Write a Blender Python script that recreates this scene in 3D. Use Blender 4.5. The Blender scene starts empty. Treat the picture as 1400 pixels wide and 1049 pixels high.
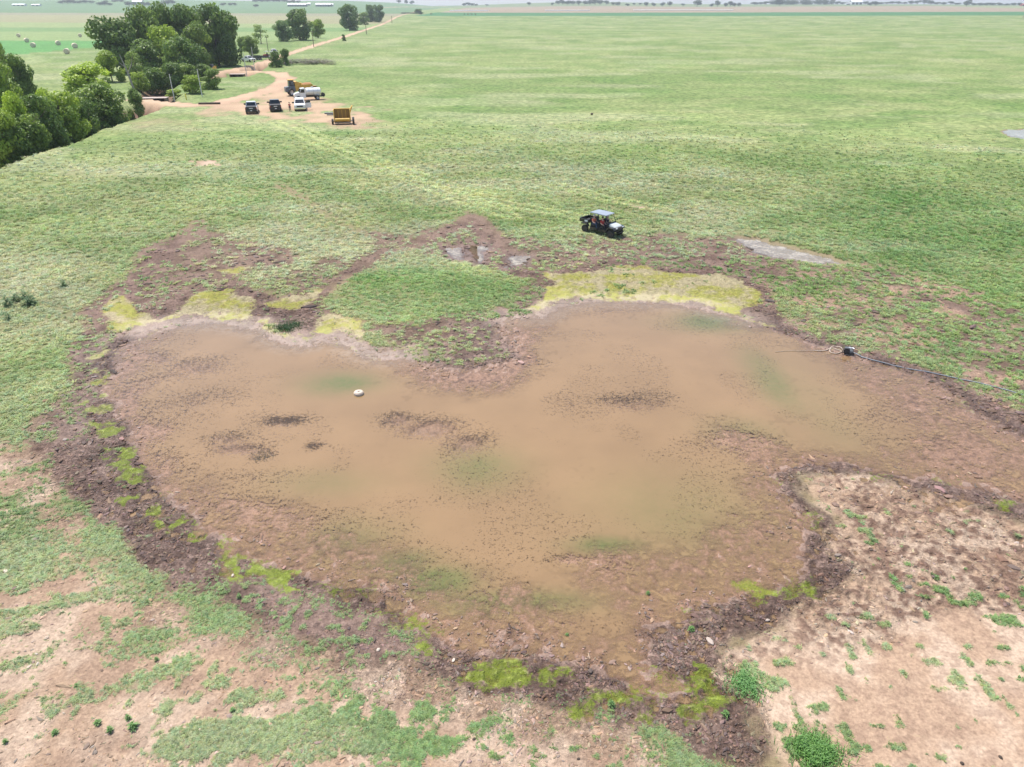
import bpy, bmesh, math, random
import numpy as np
from mathutils import Vector, Matrix
sc = bpy.context.scene
C = sc.collection
R = math.radians
rng = np.random.default_rng(7)
random.seed(7)

# ------------------------------------------------------------------ camera, light, exposure
FPX, CX, CY, CAMH, HORIZON = 972.0, 700.0, 524.5, 19.0, 8.0
PITCH = math.atan((CY-HORIZON)/FPX)
cam = bpy.data.cameras.new('camera'); cam_o = bpy.data.objects.new('camera', cam); C.objects.link(cam_o)
cam.sensor_width = 36; cam.lens = 36*FPX/1400; cam.clip_start = .5; cam.clip_end = 30000
cam_o.location = (0, 0, CAMH); cam_o.rotation_euler = (math.pi/2-PITCH, 0, 0)
sc.camera = cam_o
SUN_EL = R(64); SUN_AZ = (-.72, .69)
world = bpy.data.worlds.new('World'); sc.world = world; world.use_nodes = True
wn = world.node_tree; bg = wn.nodes['Background']
sky = wn.nodes.new('ShaderNodeTexSky'); sky.sky_type = 'NISHITA'; sky.sun_disc = False
sky.sun_elevation = SUN_EL; sky.sun_rotation = math.atan2(SUN_AZ[0], SUN_AZ[1]); sky.dust_density = 1.5; sky.air_density = 1.0
wn.links.new(sky.outputs[0], bg.inputs[0]); bg.inputs[1].default_value = .135
sun = bpy.data.lights.new('sun', 'SUN'); sun_o = bpy.data.objects.new('sun', sun); C.objects.link(sun_o)
sun.energy = 4.2; sun.angle = R(.55); sun.color = (1, .96, .9)
sv = Vector((SUN_AZ[0]*math.cos(SUN_EL), SUN_AZ[1]*math.cos(SUN_EL), math.sin(SUN_EL)))
sun_o.rotation_euler = sv.to_track_quat('Z', 'Y').to_euler()
sc.view_settings.view_transform = 'Standard'; sc.view_settings.look = 'None'
sc.view_settings.exposure = .68; sc.view_settings.gamma = 1
sc.cycles.volume_bounces = 0; sc.cycles.max_bounces = 8; sc.cycles.transparent_max_bounces = 8

# ------------------------------------------------------------------ helpers: projection of picture points to the ground
def G(px, py, z=0.0):
    a = PITCH+math.atan((py-CY)/FPX); Y = (CAMH-z)/math.tan(a)
    d = Y*math.cos(PITCH)+(CAMH-z)*math.sin(PITCH)
    return ((px-CX)/FPX*d, Y)
def zat(Y, py):                                   # height of a point at distance Y seen at row py
    return CAMH-Y*math.tan(PITCH+math.atan((py-CY)/FPX))
Gf = G
def poly(*p): return np.array([Gf(x, y) for x, y in p])

# numpy noise
def _h(ix, iy, s):
    n = (ix.astype(np.int64)*374761393+iy.astype(np.int64)*668265263+s*974711) & 0xffffffff
    n = ((n ^ (n >> 13))*1274126177) & 0xffffffff
    n = ((n ^ (n >> 16))*2246822519) & 0xffffffff
    return ((n ^ (n >> 15)) & 0xffffff)/float(0xffffff)
def vn(x, y, s=0):
    ix = np.floor(x); iy = np.floor(y); fx = x-ix; fy = y-iy
    ux = fx*fx*(3-2*fx); uy = fy*fy*(3-2*fy)
    a = _h(ix, iy, s); b = _h(ix+1, iy, s); c = _h(ix, iy+1, s); d = _h(ix+1, iy+1, s)
    return (a+(b-a)*ux)*(1-uy)+(c+(d-c)*ux)*uy
def fbm(x, y, sc_, o=4, s=0, g=.5):
    t = 0; a = 1; n = 0; x = x/sc_; y = y/sc_
    for k in range(o):
        t = t+a*vn(x+13.7*k, y-7.3*k, s+k); n += a; a *= g
        x, y = x*1.9*.8-y*1.9*.6, x*1.9*.6+y*1.9*.8
    return t/n
def ss(a, b, x):
    t = np.clip((x-a)/(b-a), 0, 1); return t*t*(3-2*t)
def sdist(P, X, Y):                               # signed distance, positive inside
    n = len(P); pad = 25
    out = np.full(X.shape, -float(pad)); m = (X > P[:, 0].min()-pad) & (X < P[:, 0].max()+pad) & (Y > P[:, 1].min()-pad) & (Y < P[:, 1].max()+pad)
    x = X[m]; y = Y[m]
    if not len(x): return out
    d = np.full(x.shape, 1e18); ins = np.zeros(x.shape, bool)
    for i in range(n):
        ax, ay = P[i]; bx, by = P[(i+1) % n]; ex, ey = bx-ax, by-ay
        t = np.clip(((x-ax)*ex+(y-ay)*ey)/(ex*ex+ey*ey+1e-9), 0, 1)
        d = np.minimum(d, (x-ax-t*ex)**2+(y-ay-t*ey)**2)
        c = ((ay > y) != (by > y))
        xi = ax+(y-ay)/(by-ay if abs(by-ay) > 1e-9 else 1e-9)*ex
        ins ^= c & (x < xi)
    d = np.sqrt(d); out[m] = np.where(ins, d, -d); return out
def ldist(P, X, Y, pad=30):
    out = np.full(X.shape, float(pad)); m = (X > P[:, 0].min()-pad) & (X < P[:, 0].max()+pad) & (Y > P[:, 1].min()-pad) & (Y < P[:, 1].max()+pad)
    x = X[m]; y = Y[m]
    if not len(x): return out
    d = np.full(x.shape, 1e18)
    for i in range(len(P)-1):
        ax, ay = P[i]; bx, by = P[i+1]; ex, ey = bx-ax, by-ay
        t = np.clip(((x-ax)*ex+(y-ay)*ey)/(ex*ex+ey*ey+1e-9), 0, 1)
        d = np.minimum(d, (x-ax-t*ex)**2+(y-ay-t*ey)**2)
    out[m] = np.sqrt(d); return out

# ------------------------------------------------------------------ the land: traced outlines
WS = poly((165,470),(200,455),(240,444),(300,440),(345,446),(372,458),(400,468),(430,470),(455,464),(475,469),(495,483),(520,491),(556,487),
  (575,496),(610,500),(650,497),(690,486),(672,462),(665,450),(690,436),(740,431),(765,418),(800,412),(860,413),(950,416),(985,426),(1020,437),(1060,449),(1100,467),
  (1140,477),(1180,492),(1230,502),(1270,517),(1310,540),(1350,562),(1400,590),(1560,640),(1560,740),(1400,700),(1330,675),(1250,660),(1200,650),(1150,638),(1085,648),
  (1085,680),(1120,705),(1112,745),(1115,775),(1100,800),(1050,815),(1000,822),(945,850),(900,872),(905,905),(935,925),(950,940),(935,962),(900,968),(850,955),(800,938),(740,915),(690,905),
  (640,905),(600,885),(575,860),(530,845),(490,825),(440,810),(400,795),(330,765),(270,735),(225,702),(195,680),(180,640),(160,600),(140,560),(135,520),(148,490))
WC = poly((200,470),(240,450),(300,443),(345,451),(372,463),(400,471),(430,473),(455,467),(475,473),(495,487),(520,496),(550,505),(575,524),(640,532),(700,524),(722,500),(715,480),
  (725,460),(765,430),(800,418),(950,421),(1020,442),(1060,456),(1100,478),(1160,502),(1200,532),(1250,575),(1250,615),(1190,632),(1100,618),(1010,600),(1040,650),(1055,690),(1020,730),
  (930,745),(860,750),(790,760),(800,800),(850,832),(872,860),(850,888),(790,862),(760,825),(700,825),(620,822),(560,790),(500,762),(430,735),(400,712),(300,690),(215,665),(190,630),(200,600),
  (172,560),(160,525),(180,495),(190,480))
MUD = poly((205,345),(165,380),(128,418),(98,460),(82,505),(70,560),(48,600),(70,640),(105,690),(165,765),(235,810),(330,850),(420,878),(490,905),(560,898),(605,925),(650,945),(730,958),
  (830,985),(920,1010),(960,1060),(1060,1060),(1050,1000),(1030,960),(985,930),(990,890),(1050,865),(1090,832),(1130,822),(1180,778),(1135,757),(1128,735),(1143,712),(1110,690),(1095,655),
  (1180,648),(1250,668),(1330,692),(1400,718),(1600,760),(1600,640),(1400,560),(1340,527),(1270,502),(1200,482),(1130,468),(1085,445),(1062,415),(1060,385),(1080,365),(1020,340),
  (930,340),(880,345),(800,352),(740,368),(700,352),(670,318),(645,300),(610,318),(570,332),(600,352),(680,372),(722,385),(700,412),(660,435),(610,455),(560,468),(520,470),(490,450),(450,432),(438,415),(470,388),(510,352),(470,375),(430,400),(380,408),(345,398),(320,370),(290,385),(255,398),(240,395),(235,370),(250,340),(275,312))
MOT = [  # mottled grass growing through mud
  (poly((275,300),(200,340),(130,410),(90,470),(60,560),(30,600),(100,590),(128,500),(150,450),(185,432),(240,408),(285,398),(340,378),(420,365),(400,340),(330,325),(300,320)), .34),
  (poly((500,315),(560,325),(648,290),(700,325),(790,328),(900,322),(1020,328),(1120,365),(1200,400),(1080,400),(1010,378),(870,362),(760,372),(690,370),(590,352),(520,345)), .42),
  (poly((1050,385),(1180,360),(1300,390),(1500,470),(1500,600),(1400,565),(1290,505),(1190,478),(1110,455),(1065,425)), .6),
  (poly((560,440),(680,420),(740,380),(760,400),(710,440),(720,490),(650,510),(570,495),(500,470),(440,425),(480,440)), .4),
  (poly((330,385),(400,370),(500,345),(560,340),(480,385),(440,405),(380,405)), .6),
  (poly((250,800),(330,780),(420,815),(520,850),(560,880),(560,930),(480,925),(380,880),(280,850)), .42)]
ISL = poly((452,408),(480,382),(540,366),(620,372),(690,385),(718,390),(695,412),(660,432),(610,450),(560,456),(525,452),(490,435),(460,425))
DL = poly((-500,600),(0,612),(55,628),(95,690),(150,765),(225,815),(320,855),(415,885),(490,910),(560,902),(605,930),(650,950),(730,962),(830,990),(915,1015),(950,1060),(1060,1300),(-700,1300))
DR = poly((1098,650),(1180,650),(1250,672),(1330,697),(1400,722),(1800,840),(1900,1350),(1020,1350),(1062,1060),(1052,1000),(1032,960),(985,925),(992,893),(1052,868),(1092,836),(1132,824),(1182,778),(1138,757),(1130,735),(1146,712),(1112,690))
DRTOP = poly((1098,650),(1180,650),(1250,672),(1330,697),(1400,722),(1800,840),(1500,800),(1400,840),(1300,850),(1150,880),(1000,900),(992,893),(1052,868),(1092,836),(1132,824),(1182,778),(1138,757),(1130,735),(1146,712),(1112,690))
GP = [  # strips and patches of grass left standing on the bare ground
  (poly((-300,640),(0,640),(90,618),(108,655),(88,690),(102,745),(68,800),(0,822),(-300,860)), .8), (poly((-300,840),(0,822),(70,790),(100,745),(165,785),(215,830),(160,868),(60,915),(0,920),(-300,960)), .62),
  (poly((146,893),(190,870),(242,858),(303,846),(320,863),(242,888),(192,903),(151,908)), .95), (poly((161,944),(212,918),(272,898),(284,918),(212,944),(171,959)), 1.), (poly((-60,985),(0,974),(45,957),(52,966),(0,983)), .95),
  (poly((66,966),(111,944),(150,947),(101,971)), .7), (poly((222,966),(272,944),(305,937),(262,969),(227,971)), .95), (poly((303,966),(353,934),(408,932),(375,961),(323,976)), .8),
  (poly((338,893),(403,871),(466,888),(454,910),(383,925),(343,913)), .85), (poly((195,1040),(240,1008),(282,992),(403,982),(504,970),(555,1000),(632,1010),(610,1036),(480,1038),(403,1044)), .82),
  (poly((434,923),(484,916),(496,949),(444,964)), .6), (poly((563,971),(605,966),(603,990),(568,992)), .9), (poly((650,1001),(705,984),(712,1024),(655,1016)), .7), (poly((129,802),(197,800),(194,835),(129,835)), .7),
  (poly((350,822),(454,800),(525,838),(508,876),(353,866)), .5), (poly((200,850),(260,838),(300,845),(240,862)), .6), (poly((730,965),(800,960),(830,985),(760,1000)), .35), (poly((860,1040),(960,1020),(1000,1048),(900,1070)), .3), (poly((430,1000),(450,990),(480,1020),(440,1030)), .9)]
ALG = [(poly((150,452),(145,425),(160,405),(180,415),(215,436),(250,425),(252,410),(275,402),(312,397),(350,410),(350,440),(307,440),(250,432),(212,444),(180,452)), .9),
  (poly((272,370),(300,372),(342,367),(325,377),(287,375)), .6), (poly((118,492),(147,480),(128,500)), .7),
  (poly((350,418),(368,414),(388,408),(417,404),(450,393),(461,388),(438,405),(429,420),(409,426),(373,423)), .65),
  (poly((350,440),(368,437),(385,455),(426,461),(438,437),(467,431),(510,440),(506,455),(499,474),(476,463),(458,456),(438,458),(420,467),(394,467),(368,455)), .75),
  (poly((526,480),(570,471),(561,484),(531,484)), .7),
  (poly((718,423),(738,405),(753,388),(744,376),(776,376),(817,370),(846,367),(887,366),(911,375),(981,376),(1016,388),(1048,402),(1045,417),(1016,426),(1031,438),(1063,446),(1045,448),(1010,433),(981,427),(955,418),(949,415),(905,413),(861,412),(817,411),(788,406),(759,416),(738,428)), .95),
  (poly((560,846),(579,850),(591,868),(591,889),(572,893),(577,875)), 1.), (poly((522,838),(532,824),(542,832),(528,848)), .8),
  (poly((633,930),(675,902),(700,898),(723,904),(732,924),(714,938),(675,940)), .9), (poly((730,915),(790,908),(786,930),(745,935)), .6),
  (poly((794,945),(820,933),(868,938),(876,960),(845,971),(804,974),(789,977)), .95), (poly((865,972),(895,968),(892,992),(870,990)), .7),
  (poly((1020,800),(1056,811),(1040,823)), 1.), (poly((1064,810),(1067,799),(1110,795),(1108,811)), .7), (poly((934,840),(936,834),(957,833),(957,840)), .9),
  (poly((949,914),(966,920),(976,943),(998,965),(972,983),(946,1002),(934,987),(928,969),(958,954),(943,935)), 1.), (poly((1350,680),(1400,684),(1420,700),(1360,697)), .6)]
ALGLINE = [poly((132,512),(137,530),(130,545),(135,570),(146,582),(152,600),(165,625),(178,655),(180,682),(195,695),(212,708),(240,722),(262,738),(285,745),(300,768),(330,782),(380,790),(405,795))]
SCUM = [poly((195,450),(240,440),(300,440),(345,445),(378,457),(400,467),(426,468),(448,460),(472,464),(490,478),(520,488),(560,486)),
  poly((690,436),(740,431),(762,418),(800,411),(860,412),(905,413),(950,416),(985,426),(1020,436))]
GREENW = [((467,524),(55,14),.8),((975,440),(62,13),.8),((1055,520),(30,42),.6),((655,640),(70,28),.55),((480,735),(70,30),.45),((590,795),(60,22),1.1),((545,770),(60,20),.7),((700,822),(120,16),.7),((830,745),(60,14),.7),
  ((1020,590),(60,22),.35),((930,700),(150,60),.3),((1120,560),(60,80),.2),((440,660),(90,20),.3),((660,835),(60,10),.5)]
CLODW = [((335,615),(45,9),1.),((358,622),(22,12),1.15),((385,575),(35,7),1.05),((300,600),(40,12),.7),((270,500),(60,18),.85),((185,520),(50,40),.62),((215,640),(50,30),.6),((330,700),(120,25),.55),((160,560),(30,50),.7),((210,490),(45,14),.9),((540,572),(35,12),.9),((590,585),(45,14),.85),((640,605),(45,16),.75),
  ((430,610),(16,8),.9),((375,650),(70,14),.5),((780,765),(35,9),.9),((830,770),(40,20),.8),((850,548),(90,16),.5),((1010,605),(50,14),.75),((640,505),(95,24),.95),((250,560),(70,40),.55),((700,480),(40,26),.9),((1270,560),(110,34),.6),((1330,620),(90,40),.65),((1180,520),(80,14),.45),((380,455),(14,10),.9),((200,590),(50,30),.7)]
ROADS = [(poly((272,106),(300,100),(320,97),(338,92),(362,86),(400,72.5),(430,63),(470,51),(505,39.5),(530,31.5),(548,25.5),(575,20)), 2.3),
  (poly((318,99),(348,98.5),(380,101),(391,108),(385,117),(365,126),(335,134),(300,143),(262,146),(225,142),(190,138)), 2.5),
  (np.array([(-390., 2300.), (-350., 2500.), (-290., 2800.), (-240., 3100.)]), 9.)]
YARD = poly((262,152),(300,141),(345,128),(380,118),(400,124),(440,134),(480,146),(512,158),(505,170),(470,176),(430,172),(380,166),(330,162),(290,160))
CREEK = poly((-60,235),(0,213),(60,197),(100,180),(140,166),(188,149),(204,143),(217,138),(213,122),(222,113),(250,110),(285,106),(310,103.5),(326,103),(334,99),(345,93),(352,88))
TRAILS = [(poly((380,255),(420,275),(460,305),(500,322),(560,342)), .5, .45), (poly((525,345),(490,368),(462,388),(440,405)), .45, .9), (poly((270,305),(240,335),(225,360)), .5, .6),
  (poly((570,335),(610,320),(648,300),(672,325),(700,350)), .7, .8), (poly((1230,395),(1290,412),(1400,450)), .5, .3)]
TRACKS = [poly((370,165),(430,195),(520,232),(610,268),(700,300)), poly((385,163),(448,193),(540,230),(640,266),(720,288),(790,300)), poly((760,255),(830,275),(910,290)), poly((640,262),(668,270),(660,280))]
TANP = [(poly((1270,410),(1330,425),(1322,434),(1290,424)), .9), (poly((1215,400),(1280,420),(1240,416)), .5), (poly((1310,500),(1360,510),(1350,520),(1320,512)), .7), (poly((265,222),(292,222),(296,228),(270,229)), .9), (poly((0,640),(45,615),(62,622),(30,650)), .8), (poly((1120,440),(1180,455),(1160,462)), .6), (poly((850,283),(905,290),(915,294),(880,290)),.6), (poly((500,160),(560,172),(540,180),(480,175)),.35), (poly((180,160),(260,165),(280,180),(170,185)),.3)]
PUD = [(poly((1008,326),(1035,328),(1075,338),(1120,350),(1160,362),(1120,362),(1080,356),(1040,350),(1020,340)), -.02, .5), (poly((1368,181),(1400,180),(1430,186),(1420,192),(1385,190)), .25, .3),
  (poly((612,340),(640,338),(642,352),(640,360),(622,356)), -.02, .12), (poly((646,336),(662,337),(663,362),(650,364)), -.02, .1), (poly((700,352),(722,350),(718,362),(690,366)), -.02, .15)]
def skyrow(px):
    return np.interp(px, [-800, 0, 200, 380, 470, 540, 590, 640, 700, 760, 840, 950, 1100, 1250, 1400, 2200], [1, 1, 0, 2, 1, 4, 8.3, 7.5, 5.3, 3.6, 3.3, 5.8, 6, 6.3, 7.6, 6])
def far_height(X, Y):
    r = np.sqrt(X*X+Y*Y)
    px = CX+X/np.maximum(Y*math.cos(PITCH)+9, 1)*FPX
    zs = 19+(8-skyrow(px))*2.75
    near = np.interp(r, [0, 900, 1000, 1200, 1500, 2000], [0, 0, 1, 3.4, 5.2, 8.7])
    t = np.clip((r-2000)/1400, 0, 1); t2 = t*t*(3-2*t)*.5+t*.5
    z = near+(zs-8.7)*t2*(r > 2000)
    z = z*np.interp(r, [3400, 4500, 9000], [1, .75, .4])
    return z+(fbm(X, Y, 900, 3, 5)-.5)*7*ss(2100, 3300, r)*.5

G0 = np.array(G(0, 992)); G1 = np.array(G(340, 880)); RD = (G1-G0)/np.linalg.norm(G1-G0)   # direction of the old crop rows
def mixc(a, b, t): t = np.clip(t, 0, 1)[:, None]; return a*(1-t)+b*t
def fields(X, Y):
    """everything the land is at the points X, Y: height, soil colour, grass colour, grass cover, wetness, algae"""
    F = {}
    r = np.sqrt(X*X+Y*Y); near = r < 260
    wob = (fbm(X, Y, 2.2, 4, 1)-.5); wobf = (fbm(X, Y, .55, 3, 9)-.5)
    sw = sdist(WS, X, Y)+wob*1.5+wobf*.5; swc = sdist(WC, X, Y)+wob*2.6+wobf*1.1
    sm = sdist(MUD, X, Y)+wob*2.0+wobf*.9; isl = sdist(ISL, X, Y)+wob*1.5
    mud = ss(-.5, .5, sm)*(1-ss(-.6, .8, isl)*.85)
    mot = np.zeros_like(X); cov_m = np.ones_like(X)
    for P, c in MOT:
        m = ss(-1.2, 1.2, sdist(P, X, Y)+wob*3); cov_m = cov_m*(1-m)+c*m; mot = np.maximum(mot, m)
    dl = ss(-.7, .7, sdist(DL, X, Y)+wob*2.2+wobf*.8); dr = ss(-.4, .4, sdist(DR, X, Y)+wob*1.4+wobf*.7); drt = ss(-1.2, 1.2, sdist(DRTOP, X, Y)+wob*3)
    # ---- grass cover
    cov = np.ones_like(X)*(.97-.25*ss(.55, .75, fbm(X, Y, 5, 3, 21)))
    u = X*RD[0]+Y*RD[1]; v = -X*RD[1]+Y*RD[0]
    rows = vn(u/5.0, v/.8, 31)*.42+vn(u/1.5, v/.36, 32)*.28+fbm(X, Y, .45, 3, 34)*.30
    lft = np.clip((-X-6)/12, 0, 1)+np.clip((Y-16)/10, 0, 1)
    cdl = .62*ss(.70, .78, vn(X/.3, Y/.3, 35)*.75+vn(X/1.8, Y/1.8, 36)*.25)
    for i_, (P, a_) in enumerate(GP):
        q = sdist(P, X, Y)+wobf*1.5+(fbm(X, Y, .22, 2, 37)-.5)*.7+wob*.5
        cdl = np.maximum(cdl, min(1, a_*1.15)*ss(-.3, .25, q)*((.12+.88*ss(.44, .56, rows)) if i_ == 1 else (.35+.65*ss(.40, .53, rows)) if i_ == 0 else (.55+.45*ss(.38, .54, rows))))
    cov = cov*(1-dl)+cdl*dl
    tus = ss(.695, .80, vn(X/.33, Y/.33, 41)*.72+vn(X/1.6, Y/1.6, 42)*.28+.05*ss(.45,.7,vn(X/4,Y/4,43))+.1*(fbm(X,Y,.15,2,44)-.5))
    cov = cov*(1-ss(-2.6, -.2, sdist(DR, X, Y)+wob))+tus*.75*dr
    eb = ss(-2.6, -.4, sm)*dl; cov = cov*(1-.6*eb*ss(.36, .55, fbm(X, Y, 1.1, 3, 143)+.06))
    for (px, py), rad, a in [((1018, 935), .55, .8), ((1118, 1030), .6, .9)]:
        gx, gy = Gf(px, py); cov = np.maximum(cov, a*ss(rad*1.25, rad*.6, np.hypot((X-gx)*.75, Y-gy)+wobf*2.2+(fbm(X,Y,.25,2,45)-.5)*.8))
    fine = fbm(X, Y, .30, 2, 52)*.74+fbm(X, Y, 2.6, 3, 54)*.26
    spk = ss(-.07, .07, fine-.5+(cov_m-.5)*.46)*(.6+.4*cov_m); cov = cov*(1-mot)+np.minimum(cov, spk)*mot
    mudpure = mud*(1-mot*(sw < .2))
    cov = cov*(1-mudpure*(1-.35*ss(.62, .74, fbm(X, Y, .5, 3, 53))))
    cov = np.where(sw > 0, cov*.12, cov)
    for P, w, a in TRAILS:
        cov = cov*(1-a*ss(w*2, w*.6, ldist(P, X, Y)+wobf*w*1.8))
    tan = np.maximum(dl, dr)
    for P, a in TANP:
        m = a*ss(-.6, .8, sdist(P, X, Y)+wob*2.5+wobf*1.5); tan = np.maximum(tan, m); cov = cov*(1-m*.95)
    # ---- roads and yard
    road = np.zeros_like(X)
    for P, w in ROADS:
        d = ldist(P, X, Y, 40); road = np.maximum(road, ss(w+1.1, w-.7, d+wob*2.5))
    yd = sdist(YARD, X, Y); yard = ss(-4, 7, yd+(fbm(X, Y, 5, 4, 61)-.5)*20)
    cd = ldist(CREEK, X, Y, 20); creek = ss(5.6, 1.8, cd+wob*2)
    dirt = np.clip(np.maximum(road*.95, yard*.8*ss(.3, .6, fbm(X, Y, 4, 4, 63)+.12)), 0, 1)
    cov = cov*(1-dirt); cov = cov*(1-ss(.35, .7, creek)*.8)
    # ---- heights
    scl = np.ones_like(X)*60.
    for P in SCUM: scl = np.minimum(scl, ldist(P, X, Y))
    out = -sw
    h = .02+.07*ss(0, 3.5, out)+.09*ss(3, 14, out)
    hin = -.012-.035*ss(0, 1.2, sw); hc = -.03-.16*ss(-.3, 2.2, swc)-.35*ss(2, 8, swc)
    h = np.where(sw > 0, np.where(swc > -.3, np.minimum(hin, hc), hin), h)
    n1 = fbm(X, Y, .55, 3, 71); n2 = fbm(X, Y, .22, 2, 72); rid = 1-np.abs(2*n1-1); pits = ss(.56, .8, vn(X/.26, Y/.26, 73))
    lump = (rid*.6+n2*.4-.55)
    clod = np.zeros_like(X)
    for (px, py), (rx, ry), a in CLODW:
        gx, gy = Gf(px, py); g2x, g2y = Gf(px+rx, py); g3x, g3y = Gf(px, py-ry)
        q = ((X-gx)/(abs(g2x-gx)+.01))**2+((Y-gy)/(abs(g3y-gy)+.01))**2
        clod = np.maximum(clod, a*np.exp(-q*1.1))
    cl = ss(.40, .62, fbm(X, Y, .38, 3, 74)+.40*clod-.24)*ss(.05, .5, clod)
    h = h+np.where(sw > 0, .2*cl*np.maximum(0, -.012-h)*1.0*ss(.45,.6,n2+.1*clod), 0)
    shallow = ss(1.2, -.6, swc)*(sw > -.3)
    small = ss(.70, .78, vn(X/.23, Y/.23, 76))*ss(.52, .68, fbm(X, Y, 3, 3, 75))*(sw > 0)*(1-shallow)
    h = h+small*np.maximum(0, -.05-h)*.8
    h = h+lump*(.105*shallow+.23*mudpure*(sw <= .3)*(.35+.65*ss(.4, .6, fbm(X, Y, 2.5, 2, 79)))+.11*mot+.15*drt+.03+.05*dl)-pits*.07*np.maximum(mudpure*(sw < 0), drt)*(r < 70)
    h = h+(fbm(X, Y, 1.7, 2, 77)-.5)*.12*np.clip(out, 0, 1)+(fbm(X, Y, 14, 2, 78)-.5)*.3*ss(10, 30, out)*(r < 900)
    h = h+cov*.03*ss(0, .5, out)
    flat = ss(9, 2, -yd); h = h*(1-flat)+.17*flat; h = h*(1-road*(r > 120)*(r < 1500))+.22*road*(r > 120)*(r < 1500)
    h = np.where(scl < 3, h-(lump*.12*mudpure)*(1-ss(1., 2.6, scl)), h)
    h = h-2.3*creek*(1-road)*(1-flat)
    pud = np.zeros_like(X)
    for P, z, op in PUD:
        sp = sdist(P, X, Y)+wobf*.9+wob*1.0; m = ss(-1.4, .0, sp); h = h*(1-m)+(z-.11*ss(-.5, .5, sp)+.05+lump*.06)*m
        cov = cov*(1-ss(-.8, -.1, sp)); pud = np.maximum(pud, ss(-1.2, 0, sp))
    h = h+far_height(X, Y)
    # ---- algae, scum
    alg = np.zeros_like(X); an = fbm(X, Y, .75, 4, 81); an2 = fbm(X, Y, .2, 2, 82)
    for P, a in ALG:
        a = max(a, .85); alg = np.maximum(alg, a*ss(-.45, .5, sdist(P, X, Y)+wob*1.2+wobf*.9))
    for P in ALGLINE:
        alg = np.maximum(alg, .95*ss(.95, .25, ldist(P, X, Y)+wobf*.8)*ss(.42, .6, fbm(X, Y, .8, 3, 83)))
    alg = alg*ss(.22, .5, an*.6+an2*.4+alg*.18)
    band = ss(1.6, .2, np.abs(sw-.2))*ss(.57, .7, fbm(X, Y, 1.4, 3, 84))*.45
    alg = np.maximum(alg, band*(Y < 45))
    cov = cov*(1-ss(.2, .6, alg)*.9); cov = np.maximum(cov, .7*ss(.2, .6, alg)*ss(.70, .76, vn(X/.5, Y/.5, 85)*.6+vn(X/2.2, Y/2.2, 86)*.4)*(Y > 28)*(sw < .6))
    scum = np.zeros_like(X)
    for P in SCUM:
        d = ldist(P, X, Y)+wob*.7
        scum = np.maximum(scum, ss(.6, .05, np.abs(d-.15))*.6)
        scum = np.maximum(scum, .35*ss(2.3, .4, d))
    scum *= .6+.4*an
    # ---- soil colour (albedo)
    c_mud = np.array([.135, .085, .064]); c_mudl = np.array([.24, .160, .125]); c_tan = np.array([.345, .236, .160]); c_light = np.array([.455, .342, .252]); c_red = np.array([.37, .24, .16])
    n = len(X); S = np.tile(np.array([.20, .155, .085]), (n, 1))
    S = mixc(S, np.tile(c_tan, (n, 1)), tan)
    lt = ss(.42, .68, fbm(X, Y, 1.3, 4, 91))
    S = mixc(S, np.tile(c_light, (n, 1)), tan*lt*.75); S = mixc(S, np.tile(np.array([.19, .118, .083]), (n, 1)), tan*(drt*.8*ss(.46, .62, n1*.5+n2*.5)+.35*ss(.52, .62, n2)*dr+dl*.3*ss(.5, .62, fbm(X, Y, .9, 3, 94))))
    md = np.maximum(mud, mot*.85); S = mixc(S, mixc(np.tile(c_mud, (n, 1)), np.tile(c_mudl, (n, 1)), ss(.35, .65, fbm(X, Y, 1.0, 4, 92))*.75), md*(1-ss(.3, .7, dr))*(1-ss(.7, 1, dl)*.8))
    S = mixc(S, np.tile(np.array([.36, .24, .178]), (n, 1)), (sw > 0)*.95*ss(0, 1, sw)*ss(.3, .6, n2+.1)*(1-mudpure*.2))
    S = mixc(S, np.tile(np.array([.34, .225, .155]), (n, 1)), ss(-2, 2, sdist(MOT[2][0], X, Y))*ss(.4, .6, fbm(X, Y, 2, 3, 95))*.8)
    rr = ss(.4, .7, fbm(X, Y, 6, 3, 93))
    S = mixc(S, mixc(np.tile(np.array([.47, .33, .215]), (n, 1)), np.tile(c_red, (n, 1)), rr*.55+.2), dirt)
    S = mixc(S, np.tile(np.array([.12, .065, .04]), (n, 1)), creek*(1-road))
    S = mixc(S, np.tile(np.array([.46, .38, .30]), (n, 1)), scum*(sw < .7)*.6)
    # ---- grass colour
    g_a = np.array([.138, .190, .060]); g_b = np.array([.215, .248, .102]); g_c = np.array([.090, .165, .038]); g_d = np.array([.27, .285, .16])
    a1 = fbm(X, Y, 9, 4, 101); a2 = fbm(X, Y, 34, 4, 102); a3 = vn(X/2.2, Y/2.2, 103)*.4+vn(X/.8, Y/.8, 104)*.3+vn(X/9, Y/4, 108)*.3
    st = fbm(X*.6, Y, 6.5, 5, 105)
    Gc = mixc(np.tile(g_a, (n, 1)), np.tile(g_b, (n, 1)), ss(.32, .68, a2*.45+st*.55)); Gc = mixc(Gc, np.tile(g_c, (n, 1)), ss(.46, .70, a1)*.42)
    Gc = mixc(Gc, np.tile(g_d, (n, 1)), ss(.53, .68, fbm(X*.5, Y, 12, 4, 106))*.55*ss(25, 60, Y))
    Gc = Gc*(.82+.36*a3)[:, None]
    Gc = mixc(Gc, Gc*np.array([.90, .95, 1.0]), ss(40, 22, Y))
    F_lush = ss(.5, .75, fbm(X, Y, 16, 2, 107)); Gc = mixc(Gc, Gc*np.array([.82, .98, .75]), F_lush*.4)
    Gc = mixc(Gc, Gc*np.array([.6, .9, .6]), isl*0+ss(0, 1, isl)*.4)
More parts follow.
